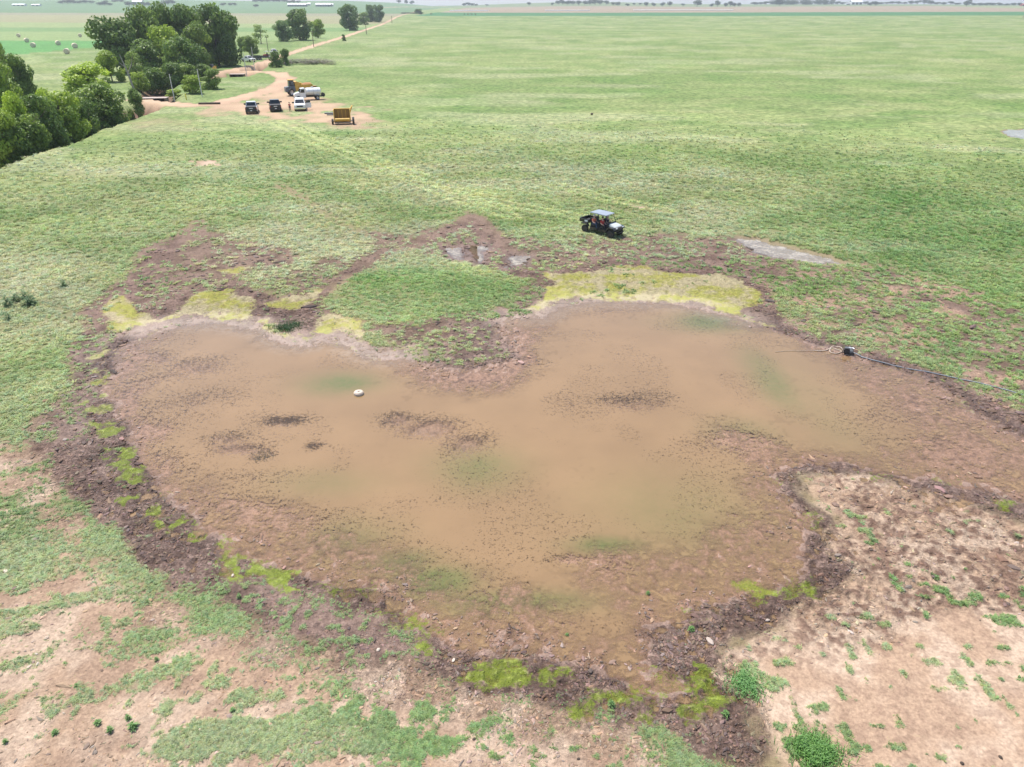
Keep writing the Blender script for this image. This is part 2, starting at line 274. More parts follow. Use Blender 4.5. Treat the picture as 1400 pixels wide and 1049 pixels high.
    dk = poly((700,430),(900,390),(1030,300),(1250,250),(1430,300),(1430,420),(1200,372),(1050,330),(900,325)); m = ss(-5, 4, sdist(dk, X, Y)+wob*6); Gc = mixc(Gc, Gc*np.array([.68, .84, .68]), m*.75)
    for P in TRACKS:
        d = ldist(P, X, Y, 8); Gc = mixc(Gc, np.tile(g_b*1.3, (n, 1)), .75*ss(.6, .2, np.abs(d-.8)+wobf*.25))
    # distant farmland strips, by distance and side of the road
    rp = ROADS[0][0]; side = X-np.interp(Y, rp[:, 1][np.argsort(rp[:, 1])], rp[:, 0][np.argsort(rp[:, 1])])
    Lf = (side < 0) & (Y > 230); Yw = Y*(1+.04*(fbm(X, Y, 300, 2, 111)-.5))+X*.02
    def strip(y0, y1, col, sel, k=1.):
        nonlocal Gc
        m = ss(y0, y0*1.015, Yw)*(1-ss(y1, y1*1.015, Yw))*sel*k; Gc = mixc(Gc, np.tile(np.array(col), (n, 1))*(.9+.2*a1)[:, None], m)
    strip(330, 470, (.085, .22, .06), (X < -215)*1.*Lf); strip(470, 640, (.19, .25, .10), Lf*1.); strip(640, 760, (.13, .21, .075), Lf*1.)
    strip(760, 900, (.21, .255, .11), Lf*1.); strip(900, 1290, (.235, .225, .125), Lf*1.); strip(1290, 1500, (.21, .20, .13), Lf*1.); strip(1500, 6000, (.10, .17, .075), Lf*1.)
    Rt = (~Lf)*1.; strip(1290, 1640, (.045, .145, .05), Rt*(X > -160)); strip(1640, 2560, (.25, .19, .135), Rt*(X > -150)*(X < 1350)); strip(1640, 2560, (.20, .22, .11), Rt*(X >= 1350)); strip(2560, 9000, (.14, .18, .09), Rt)
    ploughed = ss(1640, 1670, Yw)*(1-ss(2560, 2600, Yw))*Rt
    F.update(mot=mot, tan=tan, clod=np.clip(np.minimum(clod, .8)*(.55+.9*fbm(X, Y, 1.1, 3, 144))+.34*ss(.42, .68, fbm(X, Y, 2.6, 3, 141))*ss(.4, 1.5, sw), 0, 1.2), rough=np.clip(np.maximum.reduce([mudpure*(sw < .3), drt*.55, mot*.5, shallow*.32, dl*.25, eb*.7])*ss(.9, 2.2, scl), 0, 1), scl=scl, h=h, soil=S, grass=Gc, cov=np.clip(cov, 0, 1), wet=np.clip(np.maximum(md*(1-tan*.9), (sw > -.6)*1.)*ss(3.5, .3, out)+pud, 0, 1), alg=np.clip(alg, 0, 1), sw=sw, swc=swc, scum=scum, cl=cl, ploughed=ploughed, road=dirt, creek=creek, wob=wob)
    return F
def ground(x, y):
    return float(fields(np.array([x, x+1e-3]), np.array([y, y]))['h'][0])
def G(px, py, z=None):                             # picture point to the real uneven ground
    if z is not None: return Gf(px, py, z)
    zz = 0.
    for _ in range(3): x, y = Gf(px, py, zz); zz = max(ground(x, y), 0. if y < 60 and abs(x) < 40 else -3.)
    return (x, y)
def Gt(px, py):                                    # ray against the far rolling land
    if py > 26: return G(px, py)
    a = PITCH+math.atan((py-CY)/FPX); d = np.linspace(300, 4200, 4000)
    X = (px-CX)/FPX*(d*math.cos(PITCH)+CAMH*math.sin(PITCH)); z = CAMH-d*math.tan(a); hz = far_height(X, d)
    k = np.argmax(z <= hz) if (z <= hz).any() else int(np.argmin(np.abs(d-3200)))
    return (float(X[k]), float(d[k]))

# ------------------------------------------------------------------ material helpers
def nmat(name):
    m = bpy.data.materials.new(name); m.use_nodes = True; nt = m.node_tree; nt.nodes.clear()
    out = nt.nodes.new('ShaderNodeOutputMaterial'); b = nt.nodes.new('ShaderNodeBsdfPrincipled'); nt.links.new(b.outputs[0], out.inputs[0])
    return m, nt, b, out
def nd(nt, t, **k):
    n = nt.nodes.new(t)
    for a, v in k.items():
        if a.startswith('i_'): n.inputs[a[2:].replace('_', ' ')].default_value = v
        else: setattr(n, a, v)
    return n
def noise(nt, scale, detail=4, rough=.55, vec=None):
    n = nd(nt, 'ShaderNodeTexNoise'); n.inputs['Scale'].default_value = scale; n.inputs['Detail'].default_value = detail; n.inputs['Roughness'].default_value = rough
    if vec: nt.links.new(vec, n.inputs['Vector'])
    return n.outputs['Fac']
def math_(nt, op, a, b=None, c=None, clamp=False):
    n = nd(nt, 'ShaderNodeMath', operation=op); n.use_clamp = clamp
    for i, v in enumerate((a, b, c)):
        if v is None: continue
        if isinstance(v, (int, float)): n.inputs[i].default_value = v
        else: nt.links.new(v, n.inputs[i])
    return n.outputs[0]
def rng_(nt, v, a, b, c=0., d=1.):
    n = nd(nt, 'ShaderNodeMapRange'); n.inputs['From Min'].default_value = a; n.inputs['From Max'].default_value = b; n.inputs['To Min'].default_value = c; n.inputs['To Max'].default_value = d
    nt.links.new(v, n.inputs['Value']); return n.outputs[0]
def mix(nt, f, a, b, t='MIX'):
    n = nd(nt, 'ShaderNodeMix', data_type='RGBA', blend_type=t)
    for i, v in ((0, f), (6, a), (7, b)):
        if isinstance(v, (int, float)): n.inputs[i].default_value = v
        elif isinstance(v, tuple): n.inputs[i].default_value = (*v[:3], 1)
        else: nt.links.new(v, n.inputs[i])
    return n.outputs[2]
def attr(nt, name, t='GEOMETRY'):
    n = nd(nt, 'ShaderNodeAttribute', attribute_name=name, attribute_type=t); return n
def paint(name, col, rough=.5, metal=0., var=.12, scale=6., coat=0., dust=.12):
    m, nt, b, o = nmat(name)
    tc = nd(nt, 'ShaderNodeTexCoord').outputs['Object']
    f = noise(nt, scale, 5, .6, tc); c = mix(nt, rng_(nt, f, .3, .7), tuple(x*(1-var) for x in col), tuple(min(1, x*(1+var)) for x in col))
    f2 = noise(nt, scale*.4, 6, .7, tc)
    c = mix(nt, rng_(nt, f2, .5, .8, 0, dust), c, (.33, .22, .15))
    nt.links.new(c, b.inputs['Base Color']); nt.links.new(rng_(nt, f2, .3, .8, rough*.85, min(1, rough*1.3)), b.inputs['Roughness'])
    b.inputs['Metallic'].default_value = metal; b.inputs['Coat Weight'].default_value = coat
    return m
M = dict(
  white=paint('white_paint', (.74, .74, .72), .35, coat=.4), black=paint('black_paint', (.018, .019, .022), .3, coat=.5, dust=.3), dark=paint('dark_plastic', (.03, .03, .032), .6, dust=.2),
  rubber=paint('rubber', (.038, .035, .032), .85, dust=.35), rim=paint('rim_metal', (.45, .45, .46), .35, .7), rimdark=paint('dark_rim', (.14, .13, .12), .4, .5), glass=paint('tinted_glass', (.02, .027, .033), .08, dust=.08),
  lamp=paint('lamp_glass', (.7, .7, .68), .15), red=paint('red_lamp', (.35, .02, .015), .25), chrome=paint('chrome', (.7, .7, .7), .2, 1.), silver=paint('silver_paint', (.55, .56, .58), .35, .3, coat=.3),
  yellow=paint('yellow_paint', (.58, .34, .045), .45, dust=.35), yelldk=paint('worn_shaded_yellow_paint', (.27, .15, .03), .6, dust=.5), gun=paint('grey_steel', (.14, .15, .16), .55, .4), greyroof=paint('roof_grey', (.24, .27, .31), .45, coat=.2),
  hood=paint('pale_hood', (.50, .52, .50), .3, coat=.4), seat=paint('seat_vinyl', (.035, .035, .04), .6), orange=paint('hi_vis_orange', (.85, .22, .14), .8, dust=.05), redcloth=paint('red_cloth', (.5, .06, .05), .85, dust=.05),
  jeans=paint('denim', (.06, .09, .16), .9), darkcloth=paint('dark_cloth', (.03, .03, .04), .9), skin=paint('skin', (.62, .38, .29), .55, dust=0), whitecloth=paint('white_cloth', (.75, .73, .70), .8), hair=paint('hair', (.06, .04, .03), .8),
  pvc=paint('pale_pole', (.62, .60, .56), .6), wood=paint('weathered_wood', (.20, .16, .12), .85, var=.3), bark=paint('bark', (.13, .10, .075), .9, var=.3, scale=3), deadwood=paint('dead_wood', (.33, .29, .25), .9, var=.2), yel=paint('marker_yellow', (.7, .6, .05), .5),
  hay=paint('hay', (.72, .58, .42), .95, var=.3, scale=4), roofred=paint('red_paint', (.33, .07, .05), .6), barnroof=paint('grey_metal_roof', (.42, .42, .42), .5, .2), barnwall=paint('shed_wall', (.05, .055, .06), .8), hose=paint('hose_rubber', (.17, .19, .21), .5, dust=.5),
  cream=paint('cream_rope', (.40, .32, .25), .8), foam=paint('float_cream', (.50, .41, .33), .7, var=.05), stone=paint('pale_stone', (.38, .31, .26), .85), dung=paint('dark_clod', (.05, .035, .025), .95), plastic=paint('white_plastic', (.8, .8, .78), .5), pipe=paint('corroded_pipe', (.07, .05, .04), .8, dust=.5), plate=paint('plate', (.7, .7, .7), .5, dust=0))

def leaf_mat(name, col, tip):
    m, nt, b, o = nmat(name)
    a = attr(nt, 'tone'); oi = nd(nt, 'ShaderNodeObjectInfo')
    c = mix(nt, a.outputs['Fac'], col, tip); c = mix(nt, 1., c, oi.outputs['Color'], 'MULTIPLY')
    nt.links.new(c, b.inputs['Base Color']); b.inputs['Roughness'].default_value = .55
    t = nd(nt, 'ShaderNodeBsdfTranslucent'); nt.links.new(c, t.inputs[0]); mx = nd(nt, 'ShaderNodeMixShader'); mx.inputs[0].default_value = .4
    nt.links.new(b.outputs[0], mx.inputs[1]); nt.links.new(t.outputs[0], mx.inputs[2]); nt.links.new(mx.outputs[0], o.inputs[0])
    return m
M['leaf'] = leaf_mat('leaves', (.088, .150, .034), (.25, .34, .075)); M['weed'] = leaf_mat('weed_leaves', (.05, .12, .035), (.12, .22, .06)); M['brush'] = leaf_mat('dry_brush', (.13, .12, .07), (.26, .22, .15))

# ground material
def ground_material():
    m, nt, b, o = nmat('ground'); L = nt.links.new
    pos = nd(nt, 'ShaderNodeNewGeometry').outputs['Position']
    soil = attr(nt, 'soil').outputs['Color']; gr = attr(nt, 'grass').outputs['Color']
    cov = attr(nt, 'cov').outputs['Fac']; wet = attr(nt, 'wet').outputs['Fac']; alg = attr(nt, 'alg').outputs['Fac']; far = attr(nt, 'far').outputs['Fac']
    nf = noise(nt, 9, 8, .68, pos); nm = noise(nt, 2.4, 6, .6, pos); nh = noise(nt, 34, 4, .65, pos); nl = noise(nt, .35, 8, .7, pos)
    s = mix(nt, 1., soil, mix(nt, rng_(nt, nf, .3, .7), (.68, .67, .66), (1.3, 1.31, 1.32)), 'MULTIPLY')
    s = mix(nt, rng_(nt, nh, .58, .7, 0, .4), s, mix(nt, 1., s, (.45, .42, .4), 'MULTIPLY'))
    ro = attr(nt, 'rough').outputs['Fac']; nc = noise(nt, 3.6, 7, .72, pos); nc2 = noise(nt, 7.5, 5, .7, pos)
    # pieces of straw and pale crumbs
    s = mix(nt, rng_(nt, nh, .28, .37, .3, 0), s, mix(nt, 1., s, (1.6, 1.55, 1.5), 'MULTIPLY'))
    s = mix(nt, math_(nt, 'MULTIPLY', ro, rng_(nt, nc, .50, .60)), s, mix(nt, 1., s, (.66, .62, .61), 'MULTIPLY'))
    s = mix(nt, math_(nt, 'MULTIPLY', ro, rng_(nt, nc2, .56, .66, 0, .85)), s, mix(nt, 1., s, (.42, .39, .38), 'MULTIPLY'))
    s = mix(nt, math_(nt, 'MULTIPLY', ro, rng_(nt, nc2, .44, .34, 0, .55)), s, mix(nt, 1., s, (1.5, 1.45, 1.4), 'MULTIPLY'))
    g = mix(nt, 1., gr, mix(nt, rng_(nt, nf, .33, .67), (.5, .56, .45), (1.42, 1.34, 1.4)), 'MULTIPLY')
    g = mix(nt, math_(nt, 'MULTIPLY', rng_(nt, nl, .5, .66), .38), g, mix(nt, 1., g, (1.45, 1.15, 1.35), 'MULTIPLY'))
    g = mix(nt, rng_(nt, nm, .5, .68, 0, .4), g, mix(nt, 1., g, (.62, .78, .6), 'MULTIPLY'))
    nb = noise(nt, .9, 8, .75, pos); nv = nd(nt, 'ShaderNodeMapping'); L(pos, nv.inputs[0]); nv.inputs['Scale'].default_value = (.10, .42, 1); nb2 = noise(nt, 1., 9, .78, nv.outputs[0])
    g = mix(nt, far, g, mix(nt, 1., g, mix(nt, rng_(nt, nb, .38, .62), (.52, .58, .5), (1.48, 1.40, 1.48)), 'MULTIPLY'))
    g = mix(nt, math_(nt, 'MULTIPLY', far, rng_(nt, nb2, .52, .62, 0, .35)), g, mix(nt, 1., g, (1.35, 1.15, 1.35), 'MULTIPLY'))
    g = mix(nt, math_(nt, 'MULTIPLY', far, rng_(nt, nb2, .48, .40, 0, .35)), g, mix(nt, 1., g, (.68, .76, .62), 'MULTIPLY'))
    g = mix(nt, far, g, mix(nt, 1., g, (.97, 1.0, .93), 'MULTIPLY'))
    gd = mix(nt, .45, mix(nt, 1., g, (.8, .8, .8), 'MULTIPLY'), s)                   # turf base seen between the tufts
    g = mix(nt, far, gd, g)
    k = math_(nt, 'ADD', cov, math_(nt, 'MULTIPLY', math_(nt, 'SUBTRACT', nf, .5), 1.1)); k = rng_(nt, k, .36, .74)
    c = mix(nt, k, s, g)
    ak = math_(nt, 'ADD', alg, math_(nt, 'MULTIPLY', math_(nt, 'SUBTRACT', nf, .5), 1.6)); ak = math_(nt, 'ADD', ak, math_(nt, 'MULTIPLY', math_(nt, 'SUBTRACT', nm, .5), 1.4)); ak = math_(nt, 'ADD', ak, math_(nt, 'MULTIPLY', math_(nt, 'SUBTRACT', nc2, .5), 1.3)); ak = rng_(nt, ak, .42, .80)
    ac = mix(nt, rng_(nt, nm, .35, .65), (.36, .34, .065), (.27, .28, .055)); ac = mix(nt, rng_(nt, nf, .5, .7, 0, .6), ac, (.27, .20, .08)); ac = mix(nt, rng_(nt, nl, .45, .55, 0, .85), ac, (.40, .335, .21)); ac = mix(nt, rng_(nt, nc, .56, .66, 0, .7), ac, (.15, .14, .05))
    nearalg = attr(nt, 'algc').outputs['Fac']; ac = mix(nt, nearalg, ac, mix(nt, rng_(nt, nf, .4, .6), (.23, .29, .025), (.17, .21, .03)))
    c = mix(nt, math_(nt, 'MULTIPLY', ak, .9), c, ac)
    L(c, b.inputs['Base Color'])
    rw = math_(nt, 'MULTIPLY', wet, math_(nt, 'SUBTRACT', 1., k)); rr = rng_(nt, rw, 0, 1, .95, .5); L(rr, b.inputs['Roughness'])
    b.inputs['Specular IOR Level'].default_value = .3
    bp = nd(nt, 'ShaderNodeBump'); bp.inputs['Distance'].default_value = .05; bp.inputs['Strength'].default_value = .8
    hh = math_(nt, 'ADD', math_(nt, 'MULTIPLY', nf, .8), math_(nt, 'MULTIPLY', nh, .3)); hh = math_(nt, 'SUBTRACT', hh, math_(nt, 'MULTIPLY', ro, math_(nt, 'ADD', rng_(nt, nc, .45, .65, 0, 2.), rng_(nt, nc2, .5, .68, 0, 1.2)))); L(hh, bp.inputs['Height']); L(bp.outputs[0], b.inputs['Normal'])
    return m
M['ground'] = ground_material()
def water_material(name, body, glossy=.06):
    m, nt, b, o = nmat(name); L = nt.links.new
    pos = nd(nt, 'ShaderNodeNewGeometry').outputs['Position']; op = attr(nt, 'murk').outputs['Fac']; tint = attr(nt, 'tint').outputs['Fac']; sc_ = attr(nt, 'scum').outputs['Fac']
    n1 = noise(nt, .22, 5, .55, pos); n2 = noise(nt, 3.2, 6, .65, pos)
    c = mix(nt, rng_(nt, n1, .35, .65), tuple(x*.93 for x in body), tuple(x*1.07 for x in body))
    c = mix(nt, math_(nt, 'MULTIPLY', tint, rng_(nt, n2, .3, .7, .6, 1.), clamp=True), c, (.11, .125, .042))
    c = mix(nt, math_(nt, 'MULTIPLY', sc_, rng_(nt, n2, .35, .6)), c, (.50, .43, .35))
    cl = attr(nt, 'clod').outputs['Fac']; sh = attr(nt, 'shal').outputs['Fac']; n3 = noise(nt, 4.2, 7, .7, pos); n4 = noise(nt, 11, 5, .7, pos); n5 = noise(nt, .9, 6, .65, pos)
    op = math_(nt, 'SUBTRACT', op, math_(nt, 'MULTIPLY', rng_(nt, cl, 0, .3), rng_(nt, math_(nt, 'ADD', math_(nt, 'ADD', math_(nt, 'MULTIPLY', n3, .45), math_(nt, 'MULTIPLY', n4, .55)), math_(nt, 'MULTIPLY', cl, .17)), .585, .66, 0, .8)), clamp=True)
    q = math_(nt, 'ADD', math_(nt, 'MULTIPLY', n3, .5), math_(nt, 'MULTIPLY', n5, .5)); op = math_(nt, 'SUBTRACT', op, math_(nt, 'MULTIPLY', sh, rng_(nt, q, .46, .60, 0, .45)), clamp=True)
    op = math_(nt, 'ADD', op, math_(nt, 'MULTIPLY', sh, rng_(nt, q, .47, .40, 0, .5)), clamp=True)
    b.inputs['Base Color'].default_value = (*body, 1); L(c, b.inputs['Base Color']); b.inputs['Roughness'].default_value = glossy; b.inputs['IOR'].default_value = 1.33
    bp = nd(nt, 'ShaderNodeBump'); bp.inputs['Distance'].default_value = .004; bp.inputs['Strength'].default_value = .3; L(noise(nt, 5, 3, .5, pos), bp.inputs['Height']); L(bp.outputs[0], b.inputs['Normal'])
    tr = nd(nt, 'ShaderNodeBsdfTransparent'); tr.inputs[0].default_value = (.95, .92, .88, 1)
    gl = nd(nt, 'ShaderNodeBsdfGlossy'); gl.inputs['Roughness'].default_value = glossy; fr = nd(nt, 'ShaderNodeFresnel'); fr.inputs[0].default_value = 1.33
    m1 = nd(nt, 'ShaderNodeMixShader'); L(fr.outputs[0], m1.inputs[0]); L(tr.outputs[0], m1.inputs[1]); L(gl.outputs[0], m1.inputs[2]); L(bp.outputs[0], gl.inputs['Normal'])
    m2 = nd(nt, 'ShaderNodeMixShader'); L(op, m2.inputs[0]); L(m1.outputs[0], m2.inputs[1]); L(b.outputs[0], m2.inputs[2]); L(m2.outputs[0], o.inputs[0])
    return m
M['water'] = water_material('pond_water', (.235, .150, .078))

# ------------------------------------------------------------------ object helpers
def link(name, me, mat=None, parent=None, loc=None):
    o = bpy.data.objects.new(name, me); C.objects.link(o)
    if mat and me and not me.materials: me.materials.append(mat)
    if parent: o.parent = parent
    if loc: o.location = loc
    return o
def tag(o, label, cat, group=None):
    o['label'] = label; o['category'] = cat
    if group: o['group'] = group
    return o
def empty(name, loc, label, cat, rz=0., group=None):
    o = bpy.data.objects.new(name, None); C.objects.link(o); o.location = loc; o.rotation_euler = (0, 0, rz); return tag(o, label, cat, group)
def copy_tree(o, parent=None):
    c = o.copy(); C.objects.link(c); c.parent = parent
    for ch in list(o.children): copy_tree(ch, c)
    return c
class MB:
    def __init__(s): s.v = []; s.f = []
    def add(s, v, f): n = len(s.v); s.v += [tuple(map(float, p)) for p in v]; s.f += [tuple(n+i for i in q) for q in f]; return s
    def box(s, c, d, rot=None, taper=(1, 1)):
        x, y, z = (t/2 for t in d); tx, ty = taper
        P = [(-x, -y, -z), (x, -y, -z), (x, y, -z), (-x, y, -z), (-x*tx, -y*ty, z), (x*tx, -y*ty, z), (x*tx, y*ty, z), (-x*tx, y*ty, z)]
        m = rot or Matrix.Identity(3); P = [m @ Vector(p)+Vector(c) for p in P]
        return s.add(P, [(0, 3, 2, 1), (4, 5, 6, 7), (0, 1, 5, 4), (1, 2, 6, 5), (2, 3, 7, 6), (3, 0, 4, 7)])
    def tube(s, pts, r, n=8, cap=True):
        pts = [Vector(p) for p in pts]; rs = r if isinstance(r, (list, tuple)) else [r]*len(pts); V = []; F = []; up = None
        for i, p in enumerate(pts):
            d = (pts[min(i+1, len(pts)-1)]-pts[max(i-1, 0)]).normalized()
            a = (up if up else (Vector((0, 0, 1)) if abs(d.z) < .9 else Vector((1, 0, 0)))); a = (a-d*a.dot(d)).normalized(); up = a; b = d.cross(a)
            V += [p+(a*math.cos(2*math.pi*k/n)+b*math.sin(2*math.pi*k/n))*rs[i] for k in range(n)]
        for i in range(len(pts)-1):
            F += [(i*n+k, i*n+(k+1) % n, (i+1)*n+(k+1) % n, (i+1)*n+k) for k in range(n)]
        if cap: F += [tuple(range(n))[::-1], tuple((len(pts)-1)*n+k for k in range(n))]
        return s.add(V, F)
    def prism(s, prof, y0, y1, inset=0.):              # side profile (x, z) pulled across y; upper points drawn in by inset
        n = len(prof); zs = [p[1] for p in prof]; zl, zh = min(zs), max(zs)
        k = [inset*(p[1]-zl)/(zh-zl+1e-9) for p in prof]
        V = [(p[0], y0+i, p[1]) for p, i in zip(prof, k)]+[(p[0], y1-i, p[1]) for p, i in zip(prof, k)]
        return s.add(V, [tuple(range(n)), tuple(range(2*n-1, n-1, -1))]+[(i, i+n, (i+1) % n+n, (i+1) % n) for i in range(n)])
    def lathe(s, prof, axis='y', c=(0, 0, 0), n=20):   # prof of (radius, offset along the axis)
        V = []
        for r_, a in prof:
            for k in range(n):
                t = 2*math.pi*k/n; u, w = r_*math.cos(t), r_*math.sin(t)
                V.append({'y': (c[0]+u, c[1]+a, c[2]+w), 'z': (c[0]+u, c[1]+w, c[2]+a), 'x': (c[0]+a, c[1]+u, c[2]+w)}[axis])
        m = len(prof); F = [(i*n+k, i*n+(k+1) % n, (i+1)*n+(k+1) % n, (i+1)*n+k) for i in range(m-1) for k in range(n)]
        F += [tuple(range(n)), tuple((m-1)*n+k for k in range(n))[::-1]]
        return s.add(V, F)
    def build(s, name, mat, parent=None, bevel=0., smooth=False, loc=None):
        me = bpy.data.meshes.new(name); me.from_pydata(s.v, [], s.f)
        bm = bmesh.new(); bm.from_mesh(me); bmesh.ops.recalc_face_normals(bm, faces=bm.faces)
        if bevel: bmesh.ops.bevel(bm, geom=[e for e in bm.edges if e.is_manifold and e.calc_face_angle(0) > .5], offset=bevel, segments=2, affect='EDGES', clamp_overlap=True)
        bm.to_mesh(me); bm.free()
        if smooth: me.shade_smooth()
        return link(name, me, mat, parent, loc)
def setattr_(me, name, kind, data):
    a = me.attributes.new(name, kind, 'POINT')
    if kind == 'FLOAT_COLOR':
        d = np.ones((len(data), 4), np.float32); d[:, :3] = data; a.data.foreach_set('color', d.ravel())
    else: a.data.foreach_set('value', np.asarray(data, np.float32))
def grid_mesh(name, X, Y, Z, keep=None):
    nr, nc = X.shape; idx = np.arange(nr*nc).reshape(nr, nc)
    q = np.stack([idx[:-1, :-1], idx[:-1, 1:], idx[1:, 1:], idx[1:, :-1]], -1).reshape(-1, 4)
    V = np.stack([X, Y, Z], -1).reshape(-1, 3); used = None
    if keep is not None:
        kf = keep.ravel()[q].any(1); q = q[kf]; used = np.unique(q); mp = np.full(nr*nc, -1); mp[used] = np.arange(len(used)); q = mp[q]; V = V[used]
    me = bpy.data.meshes.new(name); me.vertices.add(len(V)); me.vertices.foreach_set('co', V.astype(np.float32).ravel())
    me.loops.add(q.size); me.loops.foreach_set('vertex_index', q.astype(np.int32).ravel()); me.polygons.add(len(q)); me.polygons.foreach_set('loop_start', np.arange(0, q.size, 4, dtype=np.int32))
    me.update(); me.validate(); me.polygons.foreach_set('use_smooth', np.ones(len(q), bool)); return me, used

# ------------------------------------------------------------------ ground: one sheet, fine near the pond, coarse to the horizon
dep = np.concatenate([np.arange(R(61), R(2.2), -.00155), np.geomspace(R(2.2), R(.115), 150)])
rad = CAMH/np.tan(dep); az = np.concatenate([np.linspace(-180, -54, 50)[:-1], np.linspace(-54, 54, 960), np.linspace(54, 180, 50)[1:]])
rad = np.concatenate([[.5, 3, 6, 8.5], rad]); A, Rr = np.meshgrid(np.radians(az), rad)
GX, GY = Rr*np.sin(A), Rr*np.cos(A)
F = fields(GX.ravel(), GY.ravel()); GZ = F['h'].reshape(GX.shape)
me, _ = grid_mesh('ground', GX, GY, GZ); g_o = link('ground', me, M['ground']); g_o['kind'] = 'structure'
def put(me, F, sel=slice(None)):
    pass
setattr_(me, 'soil', 'FLOAT_COLOR', F['soil']); setattr_(me, 'grass', 'FLOAT_COLOR', F['grass'])
for k in ('cov', 'wet', 'alg', 'rough'): setattr_(me, k, 'FLOAT', F[k])
setattr_(me, 'far', 'FLOAT', ss(60, 135, Rr.ravel())); setattr_(me, 'algc', 'FLOAT', ss(40, 28, GY.ravel()))

# ------------------------------------------------------------------ pond water and puddles
sw = F['sw'].reshape(GX.shape); kp = (sw > -2.2) & (GY > 9) & (GY < 62) & (GZ < .05)
wm, used = grid_mesh('pond_water', GX, GY, np.zeros_like(GX), kp)
M['puddle'] = water_material('puddle_water', (.38, .32, .24), .03)  # paler than the pond: sky reflection mixed into the body colour
def water_attrs(wm, used, level, k=26., extra=0.):
    x = GX.ravel()[used]; y = GY.ravel()[used]; d = np.maximum(0, level-F['h'][used]); murk = 1-np.exp(-d*k); tint = np.zeros_like(x)
    for (px, py), (rx, ry), a in GREENW:
        gx, gy = Gf(px, py); g2x, _ = Gf(px+rx, py); _, g3y = Gf(px, py-ry)
        q = ((x-gx)/(abs(g2x-gx)+.01))**2+((y-gy)/(abs(g3y-gy)+.01))**2
        tint = np.maximum(tint, 1.5*a*np.exp(-q*1.1)*(.7+.6*(fbm(x, y, 1.8, 3, 121)-.3)))
    al = F['alg'][used]
    setattr_(wm, 'murk', 'FLOAT', np.clip((murk+extra)*(1-al*.9), 0, 1)); setattr_(wm, 'tint', 'FLOAT', np.clip(tint, 0, 1)); setattr_(wm, 'scum', 'FLOAT', F['scum'][used]); setattr_(wm, 'clod', 'FLOAT', F['clod'][used]); setattr_(wm, 'shal', 'FLOAT', ss(1.8, -.6, F['swc'][used])*ss(.8, 2.6, F['scl'][used]))
water_attrs(wm, used, 0.)
w_o = link('pond_water', wm, M['water']); w_o['kind'] = 'structure'
for i, (P, z, op) in enumerate(PUD):
    sp = sdist(P, GX.ravel(), GY.ravel()).reshape(GX.shape); kp = sp > -.7
    pm, used = grid_mesh('puddle_water', GX, GY, np.full_like(GX, z), kp); water_attrs(pm, used, z, 22.)
    p_o = link('puddle_water', pm, M['puddle']); p_o['kind'] = 'structure'

# ------------------------------------------------------------------ grass: real blades in tufts on points, thousands of them
def tuft_mesh(name, nb, hmin, hmax, spread, width, seed):
    r = random.Random(seed); V = []; Fc = []; T = []
    for k in range(nb):
        a = r.uniform(0, 6.283); h = r.uniform(hmin, hmax); l = spread*r.uniform(.35, 1.1); w = width*r.uniform(.6, 1.2)
        bx, by = r.uniform(-.35, .35)*spread, r.uniform(-.35, .35)*spread; dx, dy = math.cos(a), math.sin(a); n = len(V); t = r.random()
        V += [(bx-dy*w, by+dx*w, -.01), (bx+dy*w, by-dx*w, -.01), (bx+dx*l*.45+dy*w*.8, by+dy*l*.45-dx*w*.8, h*.75), (bx+dx*l*.45-dy*w*.8, by+dy*l*.45+dx*w*.8, h*.75), (bx+dx*l, by+dy*l, h*r.uniform(.7, 1.))]
        Fc += [(n, n+1, n+2, n+3), (n+3, n+2, n+4)]; T += [t]*5
    me = bpy.data.meshes.new(name); me.from_pydata(V, [], Fc); setattr_(me, 'tone', 'FLOAT', T); return me
def grass_mat():
    m, nt, b, o = nmat('grass_blades'); L = nt.links.new
    gi = attr(nt, 'gcol', 'INSTANCER').outputs['Color']; t = attr(nt, 'tone').outputs['Fac']
    c = mix(nt, 1., gi, mix(nt, t, (1.65, 1.58, 1.95), (2.65, 2.5, 3.1)), 'MULTIPLY'); L(c, b.inputs['Base Color']); b.inputs['Roughness'].default_value = .6; b.inputs['Specular IOR Level'].default_value = .3
    tr = nd(nt, 'ShaderNodeBsdfTranslucent'); L(c, tr.inputs[0]); mx = nd(nt, 'ShaderNodeMixShader'); mx.inputs[0].default_value = .45; L(b.outputs[0], mx.inputs[1]); L(tr.outputs[0], mx.inputs[2]); L(mx.outputs[0], o.inputs[0])
    return m
M['blade'] = grass_mat()
tcol = bpy.data.collections.new('tufts')
for i, a in enumerate([(14, .03, .07, .13, .014), (12, .025, .06, .17, .015), (14, .04, .10, .12, .012), (12, .02, .05, .19, .015)]):
    tm = tuft_mesh('tuft', *a, seed=i+3); tm.materials.append(M['blade']); tcol.objects.link(bpy.data.objects.new('tuft', tm))
